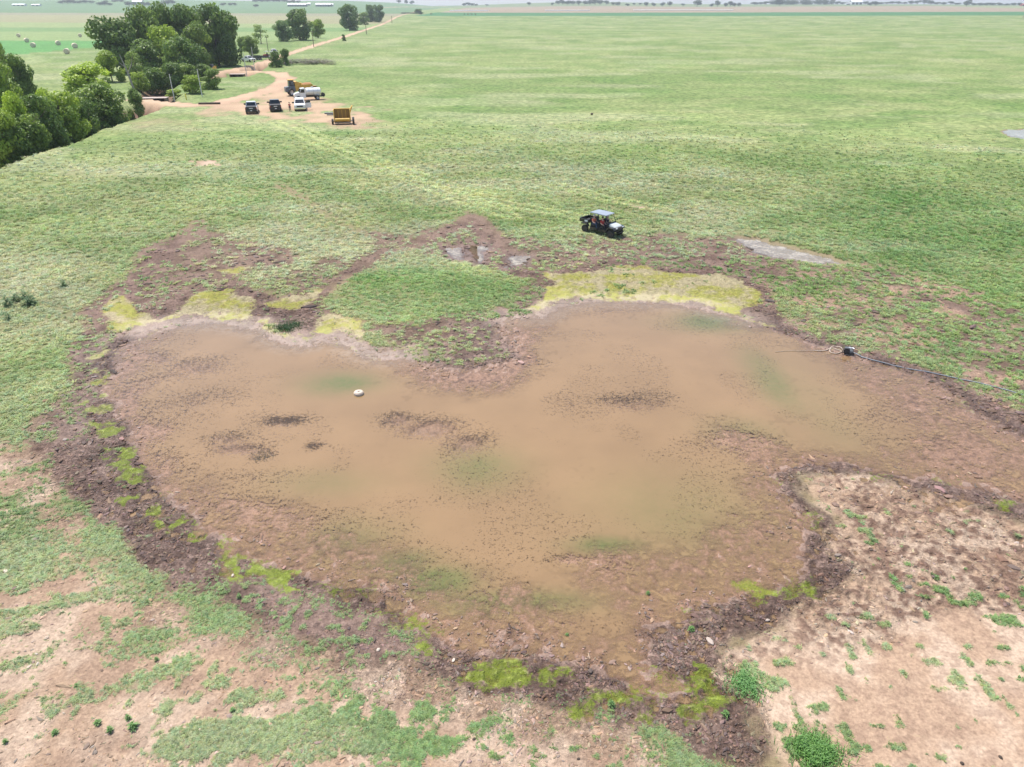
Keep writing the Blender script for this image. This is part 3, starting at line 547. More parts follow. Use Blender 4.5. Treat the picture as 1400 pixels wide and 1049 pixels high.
def scatter(name, N, dmin, dmax, seed, kind='turf'):
    r = np.random.default_rng(seed); d = R(1)*r.uniform(dmin, dmax, N); rr = CAMH/np.tan(d); a = np.radians(r.uniform(-50, 50, N)); x = rr*np.sin(a); y = rr*np.cos(a)
    inv = np.abs(x) < (y*math.cos(PITCH)+9)*.76+1.5; x, y, rr = x[inv], y[inv], rr[inv]
    f = fields(x, y); p = f['cov']**1.4*(.7+.6*vn(x/.7, y/.7, 131))
    if kind == 'clod':
        p = np.maximum(f['rough'], f['mot']*.4)*(1-.5*f['tan'])*(1-f['cov']*.5)*ss(.35, .65, fbm(x, y, .9, 3, 151)+.08)*(f['alg'] < .3); p = np.where(f['swc'] > -.2, 0, p); f['h'] = np.where((f['h'] < .006) & (f['h'] > -.03) & (f['sw'] < 1.6), .0061, f['h'])
    ok = (r.random(len(x)) < p*ss(165, 90, rr)) & (f['road'] < .5) & (f['h'] > .005)
    x, y, rr = x[ok], y[ok], rr[ok]; g = f['grass'][ok]; h = f['h'][ok]; n = len(x)
    pm = bpy.data.meshes.new(name); pm.vertices.add(n); pm.vertices.foreach_set('co', np.stack([x, y, h], -1).astype(np.float32).ravel())
    if kind == 'clod': g = f['soil'][ok]*np.where(r.random(n) < .6, .55, .95)[:, None]
    setattr_(pm, 'gcol', 'FLOAT_COLOR', g*(1.02*r.uniform(.82, 1.2, n))[:, None]*np.stack([r.uniform(.84, 1.16, n), np.ones(n), r.uniform(.8, 1.2, n)], -1))
    s = r.lognormal(0, .5, n)*.034*np.clip(rr/26, .8, 2.2) if kind == 'clod' else np.clip(rr/30, .66, 3.0)*ss(175, 110, rr)**.5*r.uniform(.5, 1.2, n)*(.55+.45*np.clip(f['cov'][ok]*1.3, 0, 1)); setattr_(pm, 'sz', 'FLOAT', s); setattr_(pm, 'rz', 'FLOAT', r.uniform(0, 6.28, n))
    o = link(name, pm, M['clod' if kind == 'clod' else 'blade']); o['kind'] = 'stuff'
    ng = bpy.data.node_groups.new(name, 'GeometryNodeTree'); ng.interface.new_socket('Geometry', in_out='INPUT', socket_type='NodeSocketGeometry'); ng.interface.new_socket('Geometry', in_out='OUTPUT', socket_type='NodeSocketGeometry')
    N_ = ng.nodes; gi = N_.new('NodeGroupInput'); go = N_.new('NodeGroupOutput'); ip = N_.new('GeometryNodeInstanceOnPoints'); ci = N_.new('GeometryNodeCollectionInfo')
    ci.inputs['Collection'].default_value = ccol if kind == 'clod' else tcol; ci.inputs['Separate Children'].default_value = True; ci.inputs['Reset Children'].default_value = True; ip.inputs['Pick Instance'].default_value = True
    def na(nm):
        q = N_.new('GeometryNodeInputNamedAttribute'); q.data_type = 'FLOAT'; q.inputs['Name'].default_value = nm; return q.outputs[0]
    cr = N_.new('ShaderNodeCombineXYZ'); ng.links.new(na('rz'), cr.inputs[2]); L = ng.links.new
    L(gi.outputs[0], ip.inputs['Points']); L(ci.outputs[0], ip.inputs['Instance']); L(cr.outputs[0], ip.inputs['Rotation']); L(na('sz'), ip.inputs['Scale'])
    L(ip.outputs[0], go.inputs[0]); md = o.modifiers.new('instances', 'NODES'); md.node_group = ng
    print(name, n); return o
scatter('grass', 430000, 6.5, 60, 5)

# loose clods and crumbs of soil lying on the mud and the trampled ground
ccol = bpy.data.collections.new('clods')
def clod_mat():
    m, nt, b, o = nmat('clod_soil'); gi = attr(nt, 'gcol', 'INSTANCER').outputs['Color']; nt.links.new(gi, b.inputs['Base Color']); b.inputs['Roughness'].default_value = .85; return m
M['clod'] = clod_mat()
for i in range(4):
    bm = bmesh.new(); bmesh.ops.create_icosphere(bm, subdivisions=1, radius=1); rr_ = random.Random(i)
    for v in bm.verts: v.co = Vector((v.co.x*(1+.3*i % 2), v.co.y*.8, v.co.z*.55))*rr_.uniform(.55, 1.25)
    cm = bpy.data.meshes.new('clod'); bm.to_mesh(cm); bm.free(); cm.materials.append(M['clod']); ccol.objects.link(bpy.data.objects.new('clod', cm))
scatter('soil_clods', 230000, 15.5, 60, 11, 'clod')

# ------------------------------------------------------------------ haze
hz = MB().box((0, 0, 0), (2, 2, 2)); hz.v = [((x*9500), (y*9500), (-4 if z < 0 else 95)) for x, y, z in hz.v]
hm = bpy.data.materials.new('haze'); hm.use_nodes = True; hm.node_tree.nodes.clear(); ho = hm.node_tree.nodes.new('ShaderNodeOutputMaterial'); pv = hm.node_tree.nodes.new('ShaderNodeVolumePrincipled')
pv.inputs['Density'].default_value = 1.25e-4; pv.inputs['Color'].default_value = (.86, .93, 1, 1); pv.inputs['Anisotropy'].default_value = .2; hm.node_tree.links.new(pv.outputs[0], ho.inputs['Volume'])
h_o = hz.build('haze', hm); h_o['kind'] = 'stuff'

# ------------------------------------------------------------------ trees
def leaf_cloud(name, blobs, nleaf, size, seed, bias=.55):
    r = np.random.default_rng(seed); b = np.array(blobs, float); wts = b[:, 3]**2; k = r.choice(len(b), nleaf, p=wts/wts.sum())
    u = r.normal(size=(nleaf, 3)); u /= np.linalg.norm(u, axis=1)[:, None]; rad_ = r.random(nleaf)**bias*.5+.55
    rad_ *= 1+.22*(vn(u[:, 0]*3+k*7, u[:, 1]*3+u[:, 2]*2, seed)-.5)*2
    c = b[k, :3]+u*rad_[:, None]*np.stack([b[k, 3], b[k, 3], b[k, 4]], -1)
    n = u+r.normal(size=(nleaf, 3))*.75+np.array([0, 0, .35]); n /= np.linalg.norm(n, axis=1)[:, None]
    t = np.cross(n, r.normal(size=(nleaf, 3))); t /= np.linalg.norm(t, axis=1)[:, None]; w = np.cross(n, t); s = size*r.uniform(.5, 1.3, nleaf)[:, None]
    V = np.stack([c-t*s-w*s*.55, c+t*s*.3-w*s*.8, c+t*s+w*s*.4, c-t*s*.2+w*s*.8], 1).reshape(-1, 3)
    me = bpy.data.meshes.new(name); me.vertices.add(len(V)); me.vertices.foreach_set('co', V.astype(np.float32).ravel()); q = np.arange(len(V), dtype=np.int32)
    me.loops.add(len(V)); me.loops.foreach_set('vertex_index', q); me.polygons.add(nleaf); me.polygons.foreach_set('loop_start', np.arange(0, len(V), 4, dtype=np.int32)); me.update(); me.validate()
    tone = np.clip(r.random(len(b))[k]*.5+r.random(nleaf)*.5, 0, 1); setattr_(me, 'tone', 'FLOAT', np.repeat(tone, 4)); return me
def crown_blobs(seed, shape):                       # unit tree: height 1, half width .5
    r = random.Random(seed); B = []
    n = {'round': 30, 'tall': 28, 'bush': 28, 'thin': 16}[shape]; z0 = {'round': .12, 'tall': .08, 'bush': .03, 'thin': .25}[shape]
    for i in range(n):
        z = z0+(.93-z0)*r.random()**.8; t = (z-z0)/(1-z0)
        wid = {'round': math.sin(math.pi*(.18+.72*t))**.7, 'tall': math.sin(math.pi*(.22+.62*t)), 'bush': math.sqrt(max(.05, 1-t*t*.9)), 'thin': .9-.5*t}[shape]*.36
        a = r.uniform(0, 6.283); q = wid*math.sqrt(r.random())*1.05; s = r.uniform(.11, .19)*(1.1 if shape != 'thin' else .75)
        B.append((math.cos(a)*q, math.sin(a)*q, min(z, .9), s, s*.75))
    return B
CR = {}
for shp, cnt, nl in (('round', 4, 8500), ('tall', 2, 8500), ('bush', 4, 7000), ('thin', 2, 1500)):
    CR[shp] = [leaf_cloud('crown', crown_blobs(17*i+len(shp), shp), nl, .024, 100+i) for i in range(cnt)]
    for m_ in CR[shp]: m_.materials.append(M['leaf'])
def trunk_mesh(seed, shp):
    r = random.Random(seed); mb = MB(); lean = r.uniform(-.04, .04)
    mb.tube([(0, 0, -.03), (lean*.3, 0, .12), (lean, .01, .35), (lean*1.4, 0, .62), (lean*1.5, .01, .84)], [.030, .022, .017, .010, .004], 7)
    for k in range(7):
        a = k*2.4+r.random(); z = .16+.08*k; l = r.uniform(.16, .3)
        mb.tube([(lean*.7, 0, z), (math.cos(a)*l*.5, math.sin(a)*l*.5, z+.09), (math.cos(a)*l, math.sin(a)*l, z+.2)], [.012, .008, .003], 5)
    me = bpy.data.meshes.new('trunk'); me.from_pydata(mb.v, [], mb.f); me.materials.append(M['bark']); me.shade_smooth(); return me
TR = [trunk_mesh(i, '') for i in range(4)]
ti = [0]
def tree(name, label, cat, bx, by, topy, wpx, shp='round', col=(1, 1, 1), group=None, far=False, trunk=True):
    ti[0] += 1; i = ti[0]; x, y = Gt(bx, by); z = ground(x, y)-.1; H = max(1.2, zat(y, topy)-z); d = y*math.cos(PITCH)+(CAMH-z)*math.sin(PITCH); W = wpx*d/FPX
    e = empty(name, (x, y, z), label, cat, (i*2.39) % 6.28, group)
    s = (W/.9, W/.9, H*1.0)
    c = link('crown', CR[shp][i % len(CR[shp])], None, e); c.scale = s; c.color = (*col, 1)
    if trunk:
        t = link('trunk', TR[i % 4], None, e); t.scale = ((W+H)/2, (W+H)/2, H)
    return e
DK = (.88, .95, .85); MD = (1.15, 1.15, .95); BR = (2.3, 2.1, .9); BR2 = (1.7, 1.6, .9); GY_ = (1.5, 1.4, 1.5); BL = (.85, .95, 1.1)
gA = 'trees along the wooded creek'
T = [(300,90,3,52,'tall',DK,'tall dark tree at the back right of the large grove, near the top edge'),
 (268,92,8,50,'tall',DK,'tall dense tree in the middle of the large grove behind the skid steer'),
 (238,92,4,50,'round',DK,'tallest tree of the grove, left of its notch against the brown field'),
 (318,90,22,46,'round',DK,'dark rounded tree at the right end of the large grove beside the road'),
 (208,96,11,46,'round',MD,'broad green tree between the leftmost and the tallest trees of the large grove'),
 (171,100,25,66,'round',DK,'wide domed dark tree at the left end of the large grove beside the hay field'),
 (276,96,30,40,'round',MD,'mid green tree in front of the tall trees of the grove'),
 (232,104,35,46,'round',BR2,'yellow green tree low at the centre of the large grove'),
 (256,108,48,50,'bush',DK,'dark leafy tree low at the front of the grove above the creek bank'),
 (205,112,55,52,'bush',DK,'dark bushy tree in the shade of the grove left of the leaning white poles'),
 (303,88,62,24,'bush',BR,'small bright yellow green tree at the foot of the grove beside the road'),
 (288,92,74,18,'bush',BR2,'light green shrub just above the skid steer'),
 (186,112,68,30,'thin',GY_,'thin greyish half bare tree behind the pale dead trunk'),
 (154,112,70,36,'bush',BR2,'olive green tree between the bright round tree and the dead trunk'),
 (126,128,86,62,'round',BR,'bright green round tree standing out before the dark thicket'),
 (104,124,94,18,'bush',BL,'small blue green tree at the left foot of the bright round tree'),
 (143,164,112,64,'bush',MD,'green thicket tree leaning over the creek left of the culvert'),
 (187,150,122,24,'bush',DK,'small dark tree beside the culvert opening'),
 (92,182,118,64,'bush',BR2,'vivid green bushy tree in the middle of the creek line'),
 (118,176,138,44,'bush',DK,'dark bush at the creek edge right of the vivid green tree'),
 (60,192,126,56,'bush',DK,'deep green tree overhanging the creek in the left thicket'),
 (34,198,128,40,'bush',BR,'yellow green bush low in the thicket near the left edge'),
 (46,200,148,50,'bush',MD,'rounded bush at the front of the thicket right of the corner bush'),
 (8,208,152,52,'bush',BR2,'light green bush at the left edge above the creek bank'),
 (24,206,168,44,'bush',DK,'dark bush hanging over the creek at the lower left of the thicket'),
 (2,150,42,50,'round',MD,'tall olive tree cut by the left edge of the picture'),
 (36,142,74,40,'round',DK,'dark green tree behind the thicket next to the hay field'),
 (14,166,86,54,'bush',BR2,'light olive tree below the tall one at the left edge'),
 (-22,190,110,60,'bush',MD,'green tree partly outside the left edge of the picture'),
 (72,176,122,30,'bush',BR,'small lime green tree inside the left thicket'),
 (212,117,88,32,'bush',DK,'dark shrub under the grove left of the creek hollow'),
 (236,115,86,34,'bush',DK,'dark shrub at the foot of the grove behind the left leaning pole'),
 (258,113,86,30,'bush',MD,'shrub at the foot of the grove behind the right pale pole'),
 (280,110,88,26,'bush',DK,'dark shrub at the foot of the grove left of the skid steer'),
 (192,120,96,26,'bush',BR2,'olive shrub just right of the dead trunk base'),
 (78,196,140,46,'bush',DK,'dark low bush where the thicket meets the creek bank'),
 (138,172,134,40,'bush',DK,'low dark bush at the right foot of the left thicket'),
 (240,136,122,24,'bush',BR2,'low green weeds along the lower track between the poles'),
 (264,128,100,26,'bush',BR2,'low green shrub left of the culvert under the upper track'),
 (292,122,94,28,'bush',MD,'shrub on the bank below the parked skid steer')]
for bx, by, ty, w, shp, col, lab in T: tree('broadleaf_tree', lab, 'tree', bx, by, ty, w, shp, col, gA)
gB = 'trees standing along the dirt road'
for bx, by, ty, w, shp, col, lab in [
 (357,60,32,27,'thin',GY_,'sparse grey green tree standing alone left of the road'),
 (345,76,50,22,'round',MD,'small round green tree just behind the white pickup on the road'),
 (333,70,48,14,'bush',MD,'small tree between the large grove and the round roadside tree'),
 (388,57,28,24,'round',BL,'left tree of the clump of three beside the road'),
 (411,55,11,33,'tall',DK,'tallest tree of the clump of three beside the road'),
 (435,52,27,20,'round',BR2,'light green right tree of the clump of three beside the road'),
 (478,42,5,25,'tall',BL,'tall narrow tree standing alone right beside the road'),
 (498,34,17,18,'bush',MD,'low tree just right of the tall narrow roadside tree'),
 (507,31,6,14,'tall',BL,'left of the two slim trees farther along the road'),
 (518,31,7,16,'tall',BL,'right of the two slim trees farther along the road'),
 (573,20,12,12,'round',DK,'round dark tree at the far end of the dirt road'),
 (470,56,47,6,'bush',DK,'tiny sapling on the right side of the dirt road'),
 (378,92,69,17,'bush',DK,'left dark bush of the pair beside the road bend'),
 (391,90,67,15,'bush',DK,'right dark bush of the pair beside the road bend')]: tree('broadleaf_tree', lab, 'tree', bx, by, ty, w, shp, col, gB)
# dry brush beside the pair of bushes
bm_ = leaf_cloud('dry_brush', [(random.uniform(-.5, .5), random.uniform(-.3, .3), .3, .12, .3) for _ in range(30)], 2500, .02, 5); bm_.materials.append(M['brush'])
x, y = G(424, 86); o = link('dry_brush', bm_, None, None, (x, y, ground(x, y))); o.scale = (19, 30, 2.0); o.color = (1, 1, 1, 1); tag(o, 'low pale brown dry brush beside the road right of the two dark bushes', 'brush')
x, y = G(565, 21.5); o = link('dry_brush', bm_, None, None, (x, y, ground(x, y))); o.scale = (40, 90, 4.0); o.color = (.5, .6, .5, 1); tag(o, 'low dark scrub where the dirt road reaches the far field', 'brush')
# far rows
FM = []
for i in range(5):
    m_ = leaf_cloud('far_tree', [(random.uniform(-.2, .2), random.uniform(-.2, .2), random.uniform(.4, .78), random.uniform(.16, .28), random.uniform(.15, .24)) for _ in range(9)], 420, .06, 300+i); m_.materials.append(M['leaf']); m_.materials.append(M['bark'])
    bm = bmesh.new(); bm.from_mesh(m_); t_ = MB().tube([(0, 0, -.05), (0, 0, .5)], [.035, .02], 5); vs = [bm.verts.new(v) for v in t_.v]
    for f_ in t_.f: bm.faces.new([vs[k] for k in f_]).material_index = 1
    bm.to_mesh(m_); bm.free(); FM.append(m_)
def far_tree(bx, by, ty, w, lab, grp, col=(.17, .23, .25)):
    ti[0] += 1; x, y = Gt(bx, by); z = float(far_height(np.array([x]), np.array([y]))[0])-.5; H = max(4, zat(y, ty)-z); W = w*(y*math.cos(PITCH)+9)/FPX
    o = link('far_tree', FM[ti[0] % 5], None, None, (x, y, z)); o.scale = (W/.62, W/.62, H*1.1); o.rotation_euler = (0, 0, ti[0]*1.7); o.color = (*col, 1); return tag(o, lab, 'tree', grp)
rows = [([(89,5.5,1,9),(96,5,0,10),(104,5,0,10),(112,5,1,10),(120,5,0,9),(128,5,1,9)], 'dark far tree right of the white sheds', 'far row above the hay field'),
 ([(139,8,3,7),(146,8,1,8),(153,8,4,6),(160,3,0,9),(168,3,0,9)], 'small far tree left of the white farmhouse', 'far trees left of the farmhouse'),
 ([(179,9,2,8),(186,8.5,3,6),(198,9,3,7),(205,8.5,3,7)], 'dark tree close around the white farmhouse', 'trees around the white farmhouse'),
 ([(223,10,3,8),(231,7,0,9),(238,6,0,8)], 'far tree right of the white farmhouse behind the grove', 'far trees right of the farmhouse'),
 ([(307,8,4,7),(317,8,4,6),(322,8,4,6),(351,10,6,6)], 'low bush on the pale field behind the grove', 'low bushes on the pale field'),
 ([(352,3,-1,9),(360,3,-1,9),(368,3,-1,9),(376,3,-1,9),(384,3,-1,9),(391,3,-1,8)], 'dark skyline tree left of the grey sheds', 'skyline row left of the sheds'),
 ([(397,4.5,1,6),(403,4.5,0,6),(410,4.5,1,6)], 'dark tree just behind the left grey shed', 'trees behind the left grey shed'),
 ([(546,2.5,0,5),(556,3,0,4),(564,3.4,1,5)], 'tiny tree on the hill crest beyond the slim trees', 'trees on the left hill crest'),
 ([(635,8.5,4.5,6),(640,8.5,3.6,7),(646,8.5,4.5,5),(651,8.5,5.5,4),(666,8,6,4)], 'small dark tree beside the white track at the skyline', 'skyline trees beside the white track'),
 ([(723,7.5,3,5),(755,7.5,4,4)], 'lone dark tree on the skyline above the long white pipe', 'lone skyline trees above the pipe'),
 ([(763,6.5,1,6),(769,6.5,0,7),(776,7,1,7),(783,7,1,7),(791,7.5,1,7),(799,7.2,1,6),(806,7,0,7),(813,7,-1,8),(820,7,0,8),(828,7,1,7),(838,7.5,3,6),(844,8,3,6)], 'dark tree of the skyline row right of the centre', 'skyline row right of the centre'),
 ([(857,8.5,5,5),(866,7,4,4),(875,7,4,4),(883,9,3,5),(893,9,4,5),(905,9,3.5,5),(915,9,2,6),(933,8.5,5,5)], 'small lone tree along the ploughed field', 'scattered trees along the ploughed field'),
 ([(952,9.5,0,9)], 'largest of the scattered trees along the ploughed field', 'big field edge trees'),
 ([(972,9.5,5,5),(980,9.5,1,6),(991,9.5,4,6),(997,9.5,2,6),(1003,9.5,4,5),(1009,9,4,5)], 'tree of the clump right of the largest scattered tree', 'clump on the field edge'),
 ([(1030,7,3,8),(1038,6.5,3,8),(1046,7,2,8),(1054,7,2,7)], 'tree of the low row left of the dense far wood', 'low row left of the far wood'),
 ([(1064,8.3,-1,10)], 'dark tree standing out at the left end of the dense far wood', 'far wood edge'),
 ([(1143,6.5,2,6),(1150,6.5,3,6),(1156,6,3,5)], 'tree between the dense far wood and the white building', 'trees left of the white building'),
 ([(1181,6.5,2,6),(1188,8,3,7),(1195,8,2,8),(1202,6.5,3,7),(1210,6,3,7),(1218,6,2,7),(1226,6,2,7),(1234,6,3,6)], 'tree of the row right of the white building', 'row right of the white building'),
 ([(1243,6.5,1,7),(1252,6,1,8),(1261,6,-1,9),(1270,6.5,1,8),(1279,6.5,3,7),(1288,7,3,7),(1297,6.5,2,7),(1306,7,4,7)], 'tree of the skyline row towards the right edge', 'skyline row towards the right edge'),
 ([(1319,9,0,8)], 'taller dark tree in the skyline row near the right edge', 'tall skyline tree at right'),
 ([(1328,8,4,6),(1337,8,4,8),(1346,8,4,8),(1355,8,4,7),(1364,8,4,7),(1373,8,5,7),(1383,8,4,7),(1391,8,4,6)], 'low far tree at the right end of the skyline', 'low trees at the right end')]
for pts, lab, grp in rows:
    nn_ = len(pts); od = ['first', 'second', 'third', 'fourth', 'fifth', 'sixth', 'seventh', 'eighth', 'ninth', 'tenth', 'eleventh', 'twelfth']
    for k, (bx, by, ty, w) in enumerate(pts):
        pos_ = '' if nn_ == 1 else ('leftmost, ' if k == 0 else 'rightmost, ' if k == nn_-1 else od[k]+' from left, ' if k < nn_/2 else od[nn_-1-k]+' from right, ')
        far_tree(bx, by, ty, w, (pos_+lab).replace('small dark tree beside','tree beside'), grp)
# dense far wood on the skyline, one mass
wv = []
x0, y0 = Gt(1058, 6.6); x1, y1 = Gt(1137, 6.6)
B = []
for i in range(60):
    t = random.random(); xx = x0+(x1-x0)*t; yy = y0+(y1-y0)*t+random.uniform(-30, 60); B.append((xx, yy, float(far_height(np.array([xx]), np.array([yy]))[0])+random.uniform(6, 11), random.uniform(8, 13), random.uniform(6, 9)))
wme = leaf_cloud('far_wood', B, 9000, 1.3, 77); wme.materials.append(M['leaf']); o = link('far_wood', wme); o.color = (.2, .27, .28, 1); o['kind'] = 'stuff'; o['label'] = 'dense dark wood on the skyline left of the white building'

# ------------------------------------------------------------------ far buildings
def barn(name, label, cx, by, ty, wpx, depth, wall, roof, rz=0., openings=0, gable=True, cat='barn'):
    x, y = Gt(cx, by); z = float(far_height(np.array([x]), np.array([y]))[0])-.4; d = y*math.cos(PITCH)+9; W = wpx*d/FPX; H = max(3, zat(y, ty)-z); wh = H*.62
    e = empty(name, (x, y, z), label, cat, rz)
    MB().box((0, 0, wh/2), (W, depth, wh)).build('wall', wall, e)
    ov = W*.02; a = MB().prism([(-depth/2-.6, wh-.1), (0, H), (depth/2+.6, wh-.1), (depth/2+.6, wh-.5), (0, H-.4), (-depth/2-.6, wh-.5)], -W/2-ov, W/2+ov)
    ro = a.build('roof', roof, e); ro.rotation_euler = (0, 0, math.pi/2)
    for k in range(openings):
        MB().box((-W/2+W*(k+.5)/openings, -depth/2-.05, wh*.42), (W/openings*.62, .3, wh*.7)).build('bay_door' if openings > 2 else 'door', M['barnwall'] if wall is not M['barnwall'] else M['gun'], e)
    return e
barn('farm_shed', 'long low white shed at far left on the horizon', 30, 8.2, 5.2, 17, 12, M['white'], M['white'], openings=3, cat='shed')
barn('farm_shed', 'shorter white shed right of the long white one at far left', 53, 8.4, 5.6, 11, 12, M['white'], M['white'], openings=2, cat='shed')
barn('farmhouse', 'white farmhouse among dark trees above the grove', 192, 7, -1, 13, 14, M['white'], M['white'], openings=2, cat='house')
barn('open_shed', 'long dark open fronted shed with pale roof, left of the two', 408, 9.2, 4.4, 25, 16, M['barnwall'], M['barnroof'], openings=7, cat='shed')
barn('open_shed', 'long dark open fronted shed with pale roof, right of the two', 444, 9.2, 4.4, 21, 16, M['barnwall'], M['barnroof'], openings=6, cat='shed')
barn('outbuilding', 'small white outbuilding between the two long grey sheds', 424, 7.5, 4, 4, 9, M['white'], M['white'], openings=1, cat='shed')
barn('outbuilding', 'small white outbuilding at the right end of the right grey shed', 455.5, 8.5, 4.8, 3, 9, M['white'], M['white'], openings=1, cat='shed')
barn('farm_building', 'white building on the skyline right of the dense far wood', 1168, 6.5, .5, 15, 20, M['white'], M['white'], openings=3, cat='building')
barn('farm_building', 'small white building left of the white building by the far wood', 1157, 6.8, 3.6, 6, 12, M['white'], M['barnroof'], openings=1, cat='building')
barn('red_barn', 'small red barn at the right end of the horizon', 1396, 8.5, 5, 6, 12, M['roofred'], M['roofred'], openings=1)
for xa, xb, yy, lab in [(615, 668, 15.2, 'left long white pipe laid along the ploughed field edge'), (745, 806, 15, 'middle long white pipe laid along the ploughed field edge'), (865, 1002, 14.6, 'right and longest white pipe along the ploughed field edge')]:
    a = Gt(xa, yy); b_ = Gt(xb, yy); pts = []
    for k in range(9):
        t = k/8; q = (a[0]+(b_[0]-a[0])*t, a[1]+(b_[1]-a[1])*t); pts.append((*q, float(far_height(np.array([q[0]]), np.array([q[1]]))[0])+1.0))
    tag(MB().tube(pts, .9, 8).build('irrigation_pipe', M['plastic']), lab, 'pipe')

# ------------------------------------------------------------------ vehicles
def wheel(parent, x, y, r, w, rim='rim', n=22):
    s = 1 if y > 0 else -1
    t = MB().lathe([(r*.62, -w/2), (r*.93, -w/2), (r, -w*.36), (r, w*.36), (r*.93, w/2), (r*.62, w/2), (r*.6, w*.3), (r*.6, -w*.3)], 'y', n=n).build('wheel', M['rubber'], parent, loc=(x, y, r)); t.name = 'tyre' if False else 'wheel'
    MB().lathe([(r*.6, -w*.32), (r*.6, w*.38*s), (r*.5, w*.30*s), (r*.2, w*.25*s), (r*.16, w*.4*s)] if s > 0 else [(r*.6, w*.32), (r*.6, -w*.38), (r*.5, -w*.30), (r*.2, -w*.25), (r*.16, -w*.4)], 'y', n=14).build('rim', M[rim], t)
    return t
def pickup(name, label, x, y, yaw, paint_, group, bed='tonneau', flip=False, doors_open=False, suv=False):
    e = empty(name, (x, y, ground(x, y)), label, 'pickup truck' if not suv else 'car', yaw, group); p = M[paint_]; hw = 1.0
    # front is +x ; side profile of the lower body with wheel arches
    def arch(cx, r=.5): return [(cx+r*math.cos(t), .42+r*math.sin(t)) for t in np.linspace(0, math.pi, 9)]
    low = [(2.85, .45), (2.9, .8), (2.8, 1.08), (1.25, 1.22), (-2.9, 1.18), (-2.92, .5)]+arch(-1.85)[::-1]+arch(1.9)[::-1]
    MB().prism(low, -hw, hw, .07).build('body', p, e, bevel=.03)
    cab_r = -2.5 if suv else -1.05
    cab = [(1.3, 1.2), (.55, 1.84), (.3, 1.9), (cab_r+.25, 1.9), (cab_r, 1.2)]
    MB().prism(cab, -hw+.05, hw-.05, .2).build('cab', p, e, bevel=.03)
    def quad(name, pts, mat='glass', th=.02):
        P = [Vector(q) for q in pts]; n = (P[1]-P[0]).cross(P[2]-P[0]).normalized()*th; P2 = [q+n for q in P]; P1 = [q-n for q in P]
        return MB().add(P1+P2, [(0, 1, 2, 3), (7, 6, 5, 4), (0, 4, 5, 1), (1, 5, 6, 2), (2, 6, 7, 3), (3, 7, 4, 0)]).build(name, M[mat], e)
    quad('windshield', [(1.24, -.80, 1.25), (1.24, .80, 1.25), (.58, .68, 1.81), (.58, -.68, 1.81)])
    quad('rear_window', [(cab_r+.03, -.78, 1.27), (cab_r+.03, .78, 1.27), (cab_r+.2, .68, 1.78), (cab_r+.2, -.68, 1.78)])
    for s in (-1, 1):
        def yy(z): return s*(hw-.05-.2*(z-1.2)/.7+.004)
        for a, b_ in ((1.05, .18), (.10, cab_r+.25 if not suv else -.85))+(((-.93, -2.1),) if suv else ()):
            quad('side_window', [(a, yy(1.27), 1.27), (b_, yy(1.27), 1.27), (b_+(.1 if b_ < -.2 else 0), yy(1.76), 1.76), (a-(.48 if a > .9 else 0), yy(1.76), 1.76)])
        MB().box((.95, s*1.12, 1.34), (.12, .38, .26)).build('mirror', M['black'], e, bevel=.02); MB().box((2.84, s*.74, .92), (.1, .36, .2)).build('headlight', M['lamp'], e, bevel=.02)
        MB().box((-2.97, s*.88, .98), (.05, .12, .3)).build('taillight', M['red'], e)
        wheel(e, 1.9, s*.86, .42, .28); wheel(e, -1.85, s*.86, .42, .28)
    MB().box((2.9, 0, .86), (.06, 1.05, .26)).build('grille', M['dark'], e); MB().box((2.93, 0, .52), (.16, 1.9, .24)).build('front_bumper', M['chrome' if paint_ != 'black' else 'dark'], e, bevel=.03)
    MB().box((-2.98, 0, .55), (.16, 1.9, .22)).build('rear_bumper', M['dark'], e, bevel=.03)
    if not suv:
        tg = MB().box((-2.95, 0, .93), (.06, 1.9, .52)).build('tailgate', M['dark'], e, bevel=.01); MB().box((-2.97, 0, 1.0), (.03, .62, .12)).build('badge', M['lamp'], tg)  # dark on every body paint: shade of the rear face put into the colour
        MB().box((-1.98, 0, 1.215), (1.8, 1.72, .05)).build('bed_cover', M['dark'], e)
    MB().box((-3.07, 0, .62), (.02, .3, .15)).build('number_plate', M['plate'], e)
    if doors_open:
        for s, nm in ((1, 'open_door'),):
            dmb = MB().box((-.55, .03, .78), (1.1, .08, .78)).box((-.58, .03, 1.2), (.95, .05, .1)); do = dmb.build(nm, p, e, bevel=.02, loc=(1.15, s*1.0, 0)); do.rotation_euler = (0, 0, -R(62)*s)
            MB().box((-.58, .0, 1.42), (.8, .03, .36)).build('door_window', M['glass'], do)
    e.scale = (1.06, 1.13, 1.1)
    return e
gV = 'pickups parked side by side on the dirt yard'
def car_at(px, py): return G(px, py)
x, y = G(338.5, 156.5); v1 = pickup('pickup_truck', 'white pickup seen from behind with black bed cover, leftmost on the dirt yard', x, y+3.0, math.pi/2+.27, 'white', gV)
x, y = G(370.8, 153.5); v2 = pickup('pickup_truck', 'black pickup parked between the white pickup and the silver white car', x, y+3.0, math.pi/2+.33, 'black', gV)
x, y = G(405.5, 152.5); v3 = pickup('parked_car', 'white car facing the pond with one front door open', x, y+3.0, -math.pi/2+.26, 'white', gV, doors_open=True, suv=True)
x, y = G(339, 85); pickup('pickup_truck', 'white pickup parked on the road under the trees', x, y+1, R(-35), 'white', 'pickups on the road')
x, y = G(374, 74.5); pickup('pickup_truck', 'white pickup half hidden behind the dark roadside bushes', x, y+1, R(-60), 'white', 'pickups on the road')
